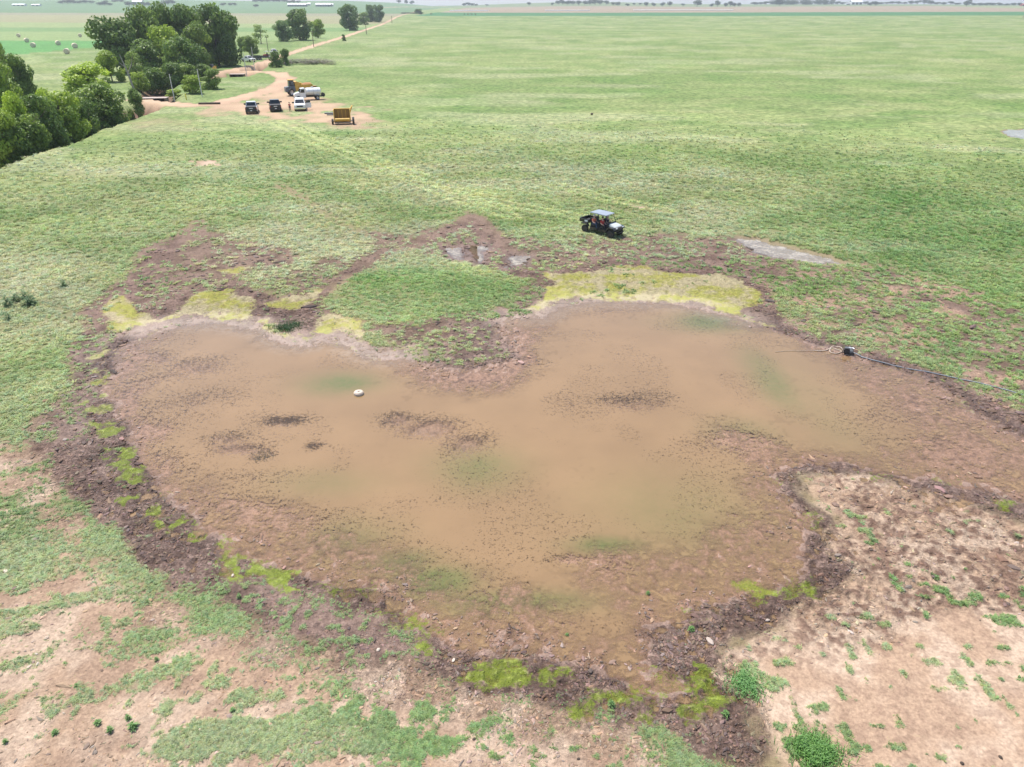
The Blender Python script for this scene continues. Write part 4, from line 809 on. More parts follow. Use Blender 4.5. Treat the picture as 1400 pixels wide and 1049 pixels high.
# flat trailer with red and white machine
x, y = G(355.5, 82); tr_ = empty('flatbed_trailer', (x, y, ground(x, y)), 'dark flat trailer standing on the road behind the white pickup', 'trailer', R(-145))
MB().box((0, 0, .85), (6.5, 2.3, .2)).build('deck', M['barnwall'], tr_); MB().box((-4, 0, .7), (1.8, .2, .15)).build('drawbar', M['gun'], tr_)
for sx in (-.2, .9):
    for s in (-1, 1): wheel(tr_, sx, s*.95, .4, .25)
for s in (-1, 1): MB().box((0, s*1.1, 1.15), (6.3, .06, .35)).build('side_rail', M['barnwall'], tr_)
x, y = G(361.5, 80); rm = empty('small_tractor', (x, y+3, ground(x, y)), 'small red tractor with white canopy by the trailer', 'tractor', R(-120))
MB().prism([(1.5, .7), (1.5, 1.3), (.2, 1.4), (.2, .7)], -.35, .35).build('hood', M['roofred'], rm, bevel=.04); MB().box((-.4, 0, .95), (1.2, .8, .5)).build('body', M['roofred'], rm, bevel=.04); MB().box((-.5, 0, 1.4), (.5, .5, .5)).build('seat', M['seat'], rm)
MB().box((-.4, 0, 2.4), (1.6, 1.4, .12)).build('canopy', M['white'], rm, bevel=.03); cp = MB()
for sx in (-1.1, .3):
    for s in (-1, 1): cp.tube([(sx, s*.6, 1), (sx, s*.6, 2.4)], .04, 6)
cp.build('canopy_posts', M['dark'], rm)
for s in (-1, 1): wheel(rm, -.7, s*.75, .65, .35); wheel(rm, 1.1, s*.6, .38, .22)
# skid steer
x, y = G(289.5, 98.5); sk = empty('skid_steer', (x, y+1, ground(x, y)), 'yellow and grey skid steer loader on the road under the grove', 'loader', R(-100))
MB().prism([(-1.5, .5), (-1.5, 1.5), (-.7, 1.7), (.9, 1.1), (1.0, .4)], -.6, .6).build('body', M['yellow'], sk, bevel=.04); MB().box((.05, 0, 1.55), (1.3, .95, 1.3), taper=(.85, .9)).build('cab', M['gun'], sk, bevel=.04)
MB().box((.72, 0, 1.55), (.05, .7, .8)).build('windshield', M['glass'], sk)
for s in (-1, 1):
    MB().tube([(-1.3, s*.75, 1.6), (.5, s*.75, 1.5), (1.5, s*.75, .5)], .09, 6).build('lift_arm', M['yellow'], sk); wheel(sk, .6, s*.75, .42, .3); wheel(sk, -.7, s*.75, .42, .3)
MB().prism([(1.4, .1), (2.2, .1), (2.2, .15), (1.6, .2), (1.5, .8), (1.4, .8)], -.9, .9).build('bucket', M['white'], sk)

# water tank truck
x, y = G(420, 137.5); tk = empty('tank_truck', (x, y+1.1, ground(x, y)), 'white water tank truck with rounded tank behind the parked cars', 'tank truck', math.pi+.42)
MB().box((-.2, 0, .78), (7.2, .9, .25)).build('chassis', M['dark'], tk)
MB().prism([(3.6, .6), (3.7, 1.35), (3.5, 1.55), (2.2, 1.85), (2.2, .6)], -.95, .95, .12).build('hood', M['white'], tk, bevel=.05)
MB().prism([(2.25, .6), (2.25, 1.8), (1.85, 2.65), (.75, 2.7), (.7, .6)], -1.1, 1.1, .12).build('cab', M['white'], tk, bevel=.05)
MB().prism([(2.28, 1.84), (1.93, 2.54), (1.90, 2.54), (2.25, 1.84)], -.88, .88).build('windshield', M['glass'], tk)
for s in (-1, 1):
    MB().prism([(2.05, 1.75), (1.8, 2.45), (1.0, 2.45), (1.0, 1.75)], s*1.05-.02, s*1.05+.03).build('side_window', M['glass'], tk); MB().box((2.2, s*1.28, 2.0), (.1, .2, .4)).build('mirror', M['dark'], tk); MB().box((3.66, s*.75, 1.05), (.08, .28, .22)).build('headlight', M['lamp'], tk)
    wheel(tk, 2.7, s*.95, .52, .3); wheel(tk, -2.35, s*.85, .52, .5); wheel(tk, -3.5, s*.85, .52, .5) if False else None
    MB().box((-2.35, s*.9, 1.15), (1.3, .5, .06)).build('mudguard', M['white'], tk)
MB().box((3.7, 0, 1.0), (.08, .9, .6)).build('grille', M['chrome'], tk); MB().box((3.8, 0, .6), (.2, 2.1, .3)).build('bumper', M['chrome'], tk, bevel=.03)
tm = MB(); 
tm.lathe([(.05, -3.45), (.7, -3.42), (.82, -3.3), (.85, .3), (.7, .45), (.05, .48)], 'x', (0, 0, 0), 28); tk_o = tm.build('tank', M['white'], tk, smooth=False, loc=(0, 0, 1.85)); tk_o.scale = (1, 1.3, 1)
MB().lathe([(.3, 0), (.3, .18), (.1, .22)], 'z', n=14).build('hatch', M['silver'], tk, loc=(-1.3, 0, 2.68))
for xx in (-2.6, -1.4, -.2): MB().lathe([(.845, -.04), (.875, -.04), (.875, .04), (.845, .04)], 'x', n=28).build('tank_band', M['silver'], tk, loc=(xx, 0, 1.85)).scale = (1, 1.3, 1)
MB().box((-.6, -1.0, 1.0), (2.2, .3, .5)).build('tool_box', M['dark'], tk, bevel=.02)
MB().lathe([(.45, -.5), (.45, -.42), (.3, -.4), (.3, .4), (.45, .42), (.45, .5)], 'y', n=16).build('hose_reel', M['dark'], tk, loc=(-4.1, 0, 1.05))

tk.scale = (.83, .95, .95)
# tractor scraper: grey cab unit and yellow bowl
x, y = G(398, 133); ts = empty('scraper_machine', (x, y+3.2, ground(x, y)), 'yellow earthmoving scraper with dark cab behind the tank truck', 'earthmover', math.pi+.45)
MB().prism([(2.8, .9), (2.8, 1.9), (1.2, 2.1), (-.4, 2.1), (-.4, .9)], -1.05, 1.05, .1).build('engine_hood', M['gun'], ts, bevel=.06)
MB().prism([(1.6, 1.9), (1.5, 3.3), (.1, 3.35), (-.1, 1.9)], -.9, .9, .1).build('cab', M['gun'], ts, bevel=.05)
MB().box((.75, 0, 3.42), (1.8, 1.9, .14)).build('cab_roof', M['yellow'], ts, bevel=.03); MB().prism([(1.63, 2.1), (1.54, 3.2), (1.5, 3.2), (1.58, 2.1)], -.75, .75).build('windshield', M['glass'], ts)
MB().prism([(-.3, 1.0), (-.25, 3.0), (-.9, 3.1), (-2.3, 2.6), (-2.4, 1.2)], -1.1, 1.1, .08).build('engine_cover', M['yellow'], ts, bevel=.05)
for s in (-1, 1):
    MB().prism([(1.45, 2.15), (1.4, 3.15), (.2, 3.2), (.1, 2.15)], s*.86-.02, s*.86+.03).build('side_window', M['glass'], ts); wheel(ts, 1.1, s*1.3, .85, .6, 'yellow' if False else 'rim'); wheel(ts, -5.6, s*1.25, .85, .6)
    MB().box((2.83, s*.7, 1.6), (.06, .3, .2)).build('headlight', M['lamp'], ts)
MB().tube([(-.3, 0, 1.7), (-1.3, 0, 2.6), (-2.4, 0, 2.5), (-3.0, 0, 1.9)], .28, 8).build('gooseneck', M['yellow'], ts)
MB().prism([(-2.2, .7), (-2.0, 2.3), (-5.6, 2.5), (-5.8, .9)], -1.4, -1.25).prism([(-2.2, .7), (-2.0, 2.3), (-5.6, 2.5), (-5.8, .9)], 1.25, 1.4).box((-3.9, 0, .8), (3.4, 2.5, .15)).box((-5.65, 0, 1.6), (.15, 2.5, 1.6)).build('bowl', M['yellow'], ts)
MB().prism([(-1.9, .8), (-2.1, 2.4), (-2.6, 2.5), (-2.5, .8)], -1.2, 1.2).build('apron', M['yellow'], ts); dm = MB(); dm.lathe([(.1, -1.7), (1.1, -1.5), (1.15, 0), (.9, 1.3), (.1, 1.6)], 'x', n=14); do = dm.build('soil_load', paint('loose_red_soil', (.36, .17, .07), .95, var=.3), ts, loc=(-3.9, 0, 2.05)); do.scale = (1, 1, .6)
MB().box((-6.5, 0, 1.5), (1.2, 1.5, .9)).build('rear_frame', M['yelldk'], ts, bevel=.05)

ts.scale = (.74, .95, 1.02)
# towed scraper box
x, y = G(467, 171); tw = empty('towed_scraper', (x, y+1.2, ground(x, y)), 'yellow towed earth scraper standing alone right of the parked cars', 'earthmover', -math.pi/2+.2)
MB().box((-.75, 0, 1.75), (.14, 2.9, 2.1)).build('back_plate', M['yelldk'], tw)  # back and floor plates in darker yellow: shade inside the bowl painted in
for s in (-1, 1): MB().prism([(.95, .45), (.85, 1.0), (-.1, 2.75), (-.9, 2.85), (-.95, .5)], s*1.5-.06, s*1.5+.06).build('side_plate', M['yellow'], tw)
MB().box((0, 0, .5), (1.7, 2.86, .12)).build('floor_plate', M['yelldk'], tw); MB().box((-.75, 0, 2.85), (.5, 3.0, .16)).build('top_beam', M['yellow'], tw, bevel=.03)
MB().lathe([(.30, -1.35), (.30, 1.35)], 'y', n=16).build('push_roller', M['yellow'], tw, loc=(.85, 0, .95)); MB().box((.95, 0, .38), (.16, 2.9, .12)).build('cutting_edge', M['gun'], tw)
for k in (-.7, 0, .7): MB().box((-.64, k, 1.7), (.1, .09, 1.9)).build('rib', M['yellow'], tw)
wheel(tw, .9, 2.0, .72, .4, 'rim'); wheel(tw, .2, -1.85, .55, .35, 'rim'); MB().tube([(.2, -1.8, .55), (.9, 1.9, .72)], .09, 8).build('axle', M['gun'], tw)
MB().tube([(-.9, 1.5, 2.7), (-2.2, 2.0, 3.2), (-2.4, 1.4, 1.6)], .1, 6).build('lift_arm', M['yellow'], tw); MB().tube([(-1, 1.2, .9), (-3.6, .4, .9)], .12, 6).tube([(-1, -1.2, .9), (-3.6, .4, .9)], .12, 6).build('draw_frame', M['yelldk'], tw)
MB().box((-3.9, .3, .95), (.9, .7, .9)).build('hitch', M['dark'], tw, bevel=.04)
MB().tube([(-4.6, -3.4, 1.5), (-4.6, -.2, 1.5)], .16, 8).tube([(-4.9, -3.0, 1.15), (-4.9, -.9, 1.15)], .14, 8).build('cross_bar', M['gun'], tw)

tw.scale = (1, .95, .88)
# ------------------------------------------------------------------ people
def skin(name, V, E_, Rv, mat, parent, sub=1):
    me = bpy.data.meshes.new(name); me.from_pydata(V, E_, []); o = bpy.data.objects.new(name, me); C.objects.link(o)
    m = o.modifiers.new('s', 'SKIN'); m.use_smooth_shade = True
    for v, rr in zip(me.skin_vertices[0].data, Rv): v.radius = (rr, rr) if not isinstance(rr, tuple) else rr
    me.skin_vertices[0].data[0].use_root = True
    if sub: s = o.modifiers.new('u', 'SUBSURF'); s.levels = sub; s.render_levels = sub
    dg = bpy.context.evaluated_depsgraph_get(); dg.update(); nm = bpy.data.meshes.new_from_object(o.evaluated_get(dg)); bpy.data.objects.remove(o)
    nm.name = name; nm.materials.clear(); nm.materials.append(mat); return link(name, nm, None, parent)
def person(label, loc, yaw, seated, top, legs, hat, vest=None, reach=.35):
    e = empty('person', loc, label, 'person', yaw)          # x forward; origin at the hips when seated, at the feet when standing
    z = 0 if seated else .92
    hip = (0, 0, z); ch = (-.02 if seated else 0, 0, z+.30); nk = (0, 0, z+.50); hd = (.02, 0, z+.64); ht = (.03, 0, z+.76)
    V = [hip, (0, 0, z+.14), ch, nk, hd, ht]; E_ = [(0, 1), (1, 2), (2, 3), (3, 4), (4, 5)]; Rr_ = [(.15, .12), (.14, .11), (.17, .12), .055, (.085, .10), (.07, .085)]
    legc = []; armc = []
    for s in (-1, 1):
        n = len(V)
        if seated: L_ = [(.06, s*.09, z-.02), (.44, s*.12, z+.02), (.50, s*.12, z-.40), (.64, s*.12, z-.43)]
        else: L_ = [(0, s*.09, z-.06), (.03, s*.11, z-.45), (0, s*.12, .07), (.14, s*.13, .04)]
        V += L_; E_ += [(0, n), (n, n+1), (n+1, n+2), (n+2, n+3)]; Rr_ += [.085, .06, .042, .035]; legc.append(L_)
        n = len(V); A_ = [(0, s*.19, z+.43), (.04, s*.24, z+.17), (.26 if seated else .08, s*(.2 if seated else .25), z+(.1 if seated else -.06)), (.33 if seated else .09, s*(.18 if seated else .25), z+(.12 if seated else -.14))]
        V += A_; E_ += [(2, n), (n, n+1), (n+1, n+2), (n+2, n+3)]; Rr_ += [.055, .042, .030, .034]; armc.append(A_)
        hx, hy, hz_ = A_[3]; dx, dz = (.9, -.3) if seated else (.2, -1)
        for k in range(5):
            n = len(V); off = (k-2)*.016; l = (.045, .07, .075, .07, .055)[k]
            V += [(hx+dx*.03, hy+off, hz_+dz*.03), (hx+dx*l+(-.0 if seated else .02), hy+off*1.3, hz_+dz*l-.01)]; E_ += [(len(V)-3-2*k if False else armc_idx(V, A_[3]), n), (n, n+1)]; Rr_ += [.010, .008]
    skin('body', V, E_, Rr_, M['skin'], e)
    T_ = [hip, (0, 0, z+.14), ch, (0, 0, z+.45)]; te = [(0, 1), (1, 2), (2, 3)]; tr2 = [(.165, .135), (.155, .125), (.185, .135), (.10, .08)]
    for A_ in armc:
        n = len(T_); T_ += [A_[0], tuple(.25*np.array(A_[0])+.75*np.array(A_[1]))]; te += [(2, n), (n, n+1)]; tr2 += [.068, .06]
    skin('shirt', T_, te, tr2, M[top], e)
    P_ = [hip]; pe = []; pr = [(.17, .14)]
    for L_ in legc:
        n = len(P_); P_ += [L_[0], L_[1], L_[2]]; pe += [(0, n), (n, n+1), (n+1, n+2)]; pr += [.10, .075, .055]
        MB().box((L_[3][0]-.04, L_[3][1], L_[3][2]), (.27, .10, .09)).build('shoe', M['darkcloth'], e, bevel=.02)
    skin('trousers', P_, pe, pr, M[legs], e)
    hx, hz_ = .02, z+.70
    MB().lathe([(.01, .115), (.06, .10), (.105, .05), (.112, 0), (.10, -.04)] , 'z', n=14).build('hat' if hat != 'hair' else 'hair', M[hat], e, smooth=True, loc=(hx-.005, 0, hz_+.02))
    if hat != 'hair': MB().box((.13, 0, 0), (.12, .15, .02)).build('hat_brim', M[hat], e, loc=(hx, 0, hz_+.02))
    for s in (-1, 1):
        MB().lathe([(.004, -.01), (.011, 0), (.004, .01)], 'x', n=8).build('eye', M['darkcloth'], e, loc=(hx+.095, s*.033, hz_-.03)); MB().box((hx-.0, s*.09, hz_-.04), (.03, .02, .055)).build('ear', M['skin'], e, bevel=.006)
    MB().prism([(hx+.09, hz_-.03), (hx+.125, hz_-.065), (hx+.09, hz_-.07)], -.014, .014).build('nose', M['skin'], e); MB().box((hx+.088, 0, hz_-.10), (.02, .05, .010)).build('mouth', M['redcloth'], e)
    return e
def armc_idx(V, p):
    for i in range(len(V)-1, -1, -1):
        if V[i] == p: return i
x, y = G(396.8, 152.2); person('person in a red shirt standing beside the open white car', (x, y, ground(x, y)), -math.pi/2+.3, False, 'redcloth', 'darkcloth', 'hair')

# ------------------------------------------------------------------ crew utility vehicle
pa = Vector(G(834.5, 325.5)); pb = Vector(G(799.8, 317.2)); ax = (pa-pb).normalized(); yaw = math.atan2(ax.y, ax.x); mid = (pa+pb)/2+Vector((-ax.y, ax.x))*.68
gz = ground(mid.x, mid.y)+.02
uv = empty('utility_vehicle', (mid.x, mid.y, gz), 'open black four door utility vehicle with grey roof on the grass behind the pond', 'utility vehicle', yaw)
MB().prism([(-1.0, .34), (-1.0, .62), (1.0, .62), (1.25, .40), (1.0, .34)], -.62, .62).build('floor_tub', M['dark'], uv, bevel=.03)
MB().prism([(1.95, .55), (2.0, .85), (1.85, .95), (1.0, .92), (1.0, .5), (1.7, .48)], -.55, .55, .02).build('front_fascia', M['dark'], uv, bevel=.03)
MB().prism([(1.86, .90), (1.82, .98), (1.4, 1.12), (1.06, 1.15), (1.06, .95)], -.56, .56, .08).build('hood', M['hood'], uv, bevel=.04)
MB().box((2.0, 0, .72), (.05, .7, .2)).build('grille', M['dark'], uv); MB().tube([(1.95, -.5, .5), (2.12, -.45, .5), (2.12, .45, .5), (1.95, .5, .5)], .035, 8).build('bumper', M['dark'], uv)
for s in (-1, 1):
    MB().box((1.96, s*.47, .88), (.08, .24, .09)).build('headlight', M['lamp'], uv, bevel=.01)
    MB().prism([(1.05, .62), (1.1, .85), (1.3, .95), (1.8, .92), (1.98, .75), (1.85, .74), (1.7, .82), (1.3, .84), (1.15, .6)], s*.72-.13, s*.72+.13).build('front_fender', M['black'], uv, bevel=.02)
    MB().prism([(-1.95, .7), (-1.85, .86), (-1.2, .88), (-1.02, .6), (-1.1, .6), (-1.3, .78), (-1.8, .78)], s*.70-.12, s*.70+.12).build('rear_fender', M['dark'], uv, bevel=.02)
    for a, b_ in ((.98, .22), (-.02, -.9)):
        MB().prism([(a, .5), (a-.12, .98), (b_+.04, .98), (b_, .72), (b_+.1, .5)], s*.73-.02, s*.73+.02).build('door', M['black'], uv) if s > 0 else MB().prism([(a, .38), (a-.04, .6), (b_+.04, .6), (b_, .38)], s*.73-.02, s*.73+.02).build('door_sill', M['black'], uv)
    MB().box((1.55, s*.60, .0), (.01, .01, .01)) if False else None
    MB().tube([(1.05, s*.80, 1.36), (1.02, s*.86, 1.36)], .06, 8).build('mirror', M['dark'], uv)
    wheel(uv, 1.5, s*.68, .34, .26, 'rimdark'); wheel(uv, -1.48, s*.68, .34, .26, 'rimdark')
    # cage side
    MB().tube([(1.05, s*.66, 1.05), (.72, s*.60, 1.86), (-.92, s*.60, 1.88), (-1.0, s*.66, .9)], .03, 8).tube([(-.05, s*.68, .6), (-.05, s*.60, 1.87)], .03, 8).tube([(.95, s*.68, .5), (1.05, s*.66, 1.05)], .03, 8).build('cage_side', M['dark'], uv)
MB().tube([(.72, -.6, 1.86), (.72, .6, 1.86)], .03, 8).tube([(-.92, -.6, 1.88), (-.92, .6, 1.88)], .03, 8).tube([(-1.0, -.6, 1.35), (-1.0, .6, 1.35)], .025, 8).build('cage_cross_bar', M['dark'], uv)
MB().prism([(.85, 1.88), (.80, 1.93), (-.2, 1.97), (-1.02, 1.94), (-1.05, 1.89)], -.68, .68, .04).build('roof', M['greyroof'], uv, bevel=.015)
for xs, z0 in ((.35, .62), (-.62, .64)):
    st = MB().box((xs, 0, z0+.12), (.48, 1.25, .18)).build('seat', M['seat'], uv, bevel=.04); MB().box((xs-.27, 0, z0+.48), (.12, 1.25, .55), Matrix.Rotation(R(-10), 3, 'Y')).build('backrest', M['seat'], uv, bevel=.04)
MB().box((.98, 0, 1.08), (.15, 1.2, .22)).build('dashboard', M['dark'], uv, bevel=.03)
sm_ = MB(); sm_.tube([(.17*math.cos(t), .17*math.sin(t), 0) for t in np.linspace(0, 2*math.pi, 17)], .016, 6, False).tube([(0, 0, 0), (0, 0, -.2)], .02, 6); so = sm_.build('steering_wheel', M['dark'], uv, loc=(.78, .33, 1.18)); so.rotation_euler = (0, R(60) - math.pi/2 + math.pi/2, 0)
cb = MB().box((-1.62, 0, .92), (1.05, 1.36, .06)); cb.build('bed_floor', M['dark'], uv)
for s in (-1, 1):
    bs = MB().box((-1.62, s*.68, 1.06), (1.1, .05, .3)).build('bed_side', M['black'], uv, bevel=.01); MB().box((-1.38, s*.71, 1.05), (.34, .012, .16)).build('decal', M['plate'], bs)
MB().box((-2.16, 0, 1.06), (.05, 1.36, .3)).build('tailgate', M['black'], uv, bevel=.01); MB().box((-1.08, 0, 1.08), (.05, 1.36, .34)).build('bed_front', M['black'], uv)
def on_uv(x, y, z): v = Matrix.Rotation(yaw, 3, 'Z') @ Vector((x, y, z)); return (mid.x+v.x, mid.y+v.y, gz+v.z)
person('rear seat passenger with pale cap, orange vest and jeans in the utility vehicle', on_uv(-.68, -.42, .92), yaw-.15, True, 'orange', 'jeans', 'whitecloth')
person('front passenger in a red shirt and dark trousers in the utility vehicle', on_uv(.28, -.42, .90), yaw-.1, True, 'redcloth', 'darkcloth', 'hair')
person('driver in dark clothes and pale cap at the wheel of the utility vehicle', on_uv(.28, .36, .90), yaw, True, 'darkcloth', 'darkcloth', 'whitecloth')

# ------------------------------------------------------------------ poles, logs, bales
def pole(name, label, cat, bx, by, ty, r=.09, mat='pvc', tx=None, group=None, cross=False):
    x, y = G(bx, by); z = ground(x, y); H = zat(y, ty)-z; e = MB().tube([(0, 0, -.4), (0, 0, H)], [r, r*.8], 10)
    if cross: e = MB().tube([(0, 0, -.4), (0, 0, H)], [r, r*.8], 10).box((0, 0, H*.93), (2.0, .12, .14))
    o = e.build(name, M[mat], None, loc=(x, y, z)); return tag(o, label, cat, group)
gp = 'pale poles beside the tracks'
pole('marker_pole', 'pale leaning pole left of the yellow marker on the lower track', 'pole', 239, 138.5, 101.5, .12, group=gp)
pole('marker_pole', 'pale pole right of the yellow marker at the dirt yard entrance', 'pole', 276.5, 132, 94.6, .12, group=gp)
pole('marker_pole', 'pale pole left of the pair near the road junction', 'pole', 336.8, 100, 73.4, .12, group=gp)
pole('marker_pole', 'pale pole right of the pair near the road junction', 'pole', 348.6, 97.5, 64, .12, group=gp)
pole('utility_pole', 'grey utility pole between the sparse tree and the hidden pickup', 'pole', 366.8, 70, 50, .16, 'wood', cross=True, group='utility poles along the road')
pole('utility_pole', 'grey utility pole with crossarm right of the clump of three trees', 'pole', 429, 64, 42, .2, 'wood', cross=True, group='utility poles along the road')
pole('utility_pole', 'utility pole by the road right of the tall narrow tree', 'pole', 501, 47, 33, .25, 'wood', cross=True, group='utility poles along the road')
pole('utility_pole', 'farthest utility pole where the road meets the far field', 'pole', 536, 32.5, 22, .3, 'wood', cross=True, group='utility poles along the road')
pole('marker_post', 'short yellow marker post between the two pale poles', 'post', 255, 137, 128.2, .13, 'yel')
x, y = G(183, 122); dt = MB().tube([(0, 0, -.3), (-.4, 0, 2.5), (-.9, .1, 5), (-1.6, 0, 8)], [.3, .24, .18, .08], 8).tube([(-.6, 0, 3.6), (.6, .3, 5.6), (1.1, .4, 7)], [.12, .08, .03], 6).tube([(-.9, .1, 5), (-2.2, 0, 6.2)], [.09, .03], 6)
tag(dt.build('dead_tree', M['deadwood'], loc=(x, y, ground(x, y))), 'bare pale dead tree trunk between the thicket and the grove', 'dead tree')
x, y = G(1397, 30); dt = MB().tube([(0, 0, -.3), (.2, 0, 3), (.3, 0, 6)], [.3, .22, .1], 7)
for k in range(9):
    a = k*.9; dt.tube([(.1, 0, 1.5+k*.45), (2*math.cos(a), 2*math.sin(a), 3.2+k*.5)], [.1, .04], 5)
tag(dt.build('dead_tree', M['deadwood'], loc=(x, y, ground(x, y))), 'small bare grey tree in the field at the right edge', 'dead tree')
def at_line(a, b_, z=0.):
    A_ = Vector((*G(*a), 0)); B_ = Vector((*G(*b_), 0)); return A_, B_
A_, B_ = at_line((271.5, 143.5), (301.5, 142.5)); z = ground((A_.x+B_.x)/2, (A_.y+B_.y)/2)
tag(MB().tube([(A_.x, A_.y, z+.28), (B_.x, B_.y, z+.2)], .2, 12).build('steel_pipe', M['pipe']), 'dark rusty pipe lying at the edge of the dirt yard', 'pipe')
A_, B_ = at_line((192, 152), (203, 151)); z = ground((A_.x+B_.x)/2, (A_.y+B_.y)/2); tag(MB().tube([(A_.x, A_.y, z+.1), ((A_.x+B_.x)/2, A_.y+.3, z+.3), (B_.x, B_.y, z+.1)], [.16, .14, .08], 8).build('fallen_log', M['wood']), 'fallen log on the grass below the small dark tree', 'log')
# culverts: a pipe through the track with a deck above
for (px, py), w, lab in (((211, 142.5), 5.5, 'dark culvert opening under the lower dirt track'), ((323, 102.5), 4.6, 'dark culvert opening under the upper dirt track')):
    x, y = G(px, py); z = ground(x, y+3) - .1; e = empty('culvert', (x, y+1, .35), lab, 'culvert', R(6))
    MB().box((0, 0, -.05), (w, 2.5, .12)).build('deck_slab', M['stone'], e); MB().box((0, .6, -1.1), (w-.6, .25, 1.9)).build('headwall', M['barnwall'], e)
    for k in (-1, 1): MB().box((k*(w/2-.3), 0, -1.1), (.35, 2.0, 2.0)).build('abutment', M['wood'], e)
    MB().lathe([(.6, -1.5), (.7, -1.5), (.7, 1.5), (.6, 1.5)], 'y', n=18).build('pipe', M['pipe'], e, loc=(0, .3, -1.2))
gh = 'round hay bales in the bright green field'
bale = None
for px, py, yawb, lab in [(26, 51, .4, 'farthest left hay bale in the green field'), (37, 58, .9, 'hay bale just right of and nearer than the leftmost one'), (46, 65, .2, 'small hay bale below the two leftmost ones'), (80, 62, .8, 'hay bale in the middle of the field left of the biggest one'),
      (103, 66, .6, 'biggest hay bale in the middle of the green field'), (92, 74, .3, 'nearest hay bale beside the weedy strip'), (110, 51, .5, 'farthest right hay bale beside the grove')]:
    x, y = G(px, py)
    if bale is None:
        bale = MB(); pr = [(.05, -.78)]+[(.45, -.80), (.84, -.76), (.92, -.68), (.93, -.35), (.92, 0), (.935, .35), (.92, .68), (.84, .76), (.45, .80), (.05, .78)]; bale.lathe(pr, 'y', n=26); bale = bale.build('hay_bale', M['hay'], smooth=True); o = bale
    else: o = bale.copy(); C.objects.link(o)
    o.location = (x, y, ground(x, y)+.92*1.2); o.scale = (1.25,)*3 if px != 103 else (1.4, 1.9, 1.3); o.rotation_euler = (0, 0, yawb); tag(o, lab, 'hay bale', gh)

# ------------------------------------------------------------------ pump, hose, rope, float
px_, py_ = G(1158, 484.5); pz = max(.02, ground(px_, py_)); pu = empty('water_pump', (px_, py_, pz), 'small dark water pump at the right edge of the pond', 'pump', R(-20))
MB().tube([(-.3, -.2, .03), (.3, -.2, .03), (.32, -.2, .42), (-.32, -.2, .42), (-.3, -.2, .03)], .015, 6).tube([(-.3, .2, .03), (.3, .2, .03), (.32, .2, .42), (-.32, .2, .42), (-.3, .2, .03)], .015, 6).build('frame', M['dark'], pu)
MB().box((-.08, 0, .2), (.3, .28, .28)).build('engine', M['dark'], pu, bevel=.03); MB().box((-.08, 0, .39), (.26, .24, .1)).build('fuel_tank', M['gun'], pu, bevel=.03); MB().lathe([(.05, -.12), (.15, -.1), (.15, .08), (.06, .12)], 'x', n=14).build('pump_housing', M['gun'], pu, loc=(.2, 0, .2)); MB().box((.1, .2, .33), (.16, .14, .14)).build('air_filter', M['plastic'], pu, bevel=.02)
MB().tube([(.2, 0, .3), (.2, 0, .45), (.32, -.1, .45)], .035, 8).build('outlet', M['silver'], pu)
def run(name, label, cat, pts, r, mat, lift=.0, n=8, float_=True):
    P_ = [Vector((*G(*p), 0)) for p in pts]; Q = []
    for i in range(len(P_)-1):
        for k in range(14):
            t = k/14; p0 = P_[max(i-1, 0)]; p1 = P_[i]; p2 = P_[i+1]; p3 = P_[min(i+2, len(P_)-1)]
            Q.append(.5*((2*p1)+(p2-p0)*t+(2*p0-5*p1+4*p2-p3)*t*t+(3*p1-p0-3*p2+p3)*t**3))
    Q.append(P_[-1]); X = np.array([q.x for q in Q]); Y = np.array([q.y for q in Q]); hh = fields(X, Y)['h']; hh = np.convolve(np.pad(hh, 3, 'edge'), np.ones(7)/7, 'valid')
    o = MB().tube([(q.x, q.y, max(h, 0 if float_ else h)+r*.8+lift) for q, h in zip(Q, hh)], r, n).build(name, M[mat], smooth=True); return tag(o, label, cat)
run('discharge_hose', 'long dark hose running from the pump to the right edge', 'hose', [(1163, 481), (1175, 488), (1195, 494), (1240, 504), (1290, 514), (1340, 525), (1400, 541), (1480, 566)], .038, 'hose')
run('suction_hose', 'pale looped hose lying beside the pump at the water edge', 'hose', [(1112, 480), (1128, 480), (1140, 474), (1150, 476), (1151, 481), (1143, 484), (1135, 482), (1136, 477), (1146, 479), (1156, 483)], .032, 'cream')
run('rope', 'thin pale line floating from the pump hose into the pond', 'rope', [(1060, 482), (1075, 480.5), (1095, 480.5), (1112, 480)], .014, 'cream', .01)
x, y = G(490.5, 539); fl = empty('float', (x, y, -.05), 'round cream float resting on the pond water', 'float'); MB().lathe([(.05, 0), (.24, .0), (.27, .05), (.27, .16), (.22, .22), (.04, .235)], 'z', n=28).build('disc', M['foam'], fl, smooth=False); MB().lathe([(.06, .2), (.06, .27), (.03, .285)], 'z', n=12).build('cap', M['foam'], fl)

# ------------------------------------------------------------------ small things on the ground
def lumpy(name, label, cat, px, py, sx, sy, sz, mat, seed, group=None):
    x, y = G(px, py); me = bpy.data.meshes.new(name); bm = bmesh.new(); bmesh.ops.create_icosphere(bm, subdivisions=3, radius=1); r = np.random.default_rng(seed)
    co = np.array([v.co[:] for v in bm.verts]); nn = fbm(co[:, 0]+seed*3+5, co[:, 1]+co[:, 2]*1.3+9, .7, 3, seed)
    for v, q in zip(bm.verts, nn): v.co *= .6+.8*q; v.co.x *= sx*.62; v.co.y *= sy*.62; v.co.z *= sz*.7
    bm.to_mesh(me); bm.free(); o = link(name, me, M[mat], None, (x, y, max(ground(x, y), -.03)+sz*.35)); o.rotation_euler = (0, 0, seed*1.3); return tag(o, label, cat, group)
lumpy('stone', 'pale angular scrap lying on dark mud at the lower pond edge', 'stone', 620, 903, .16, .09, .06, 'foam', 1)
lumpy('stone', 'white flat piece at the left edge of the grass', 'stone', 8, 781, .22, .12, .05, 'foam', 2)
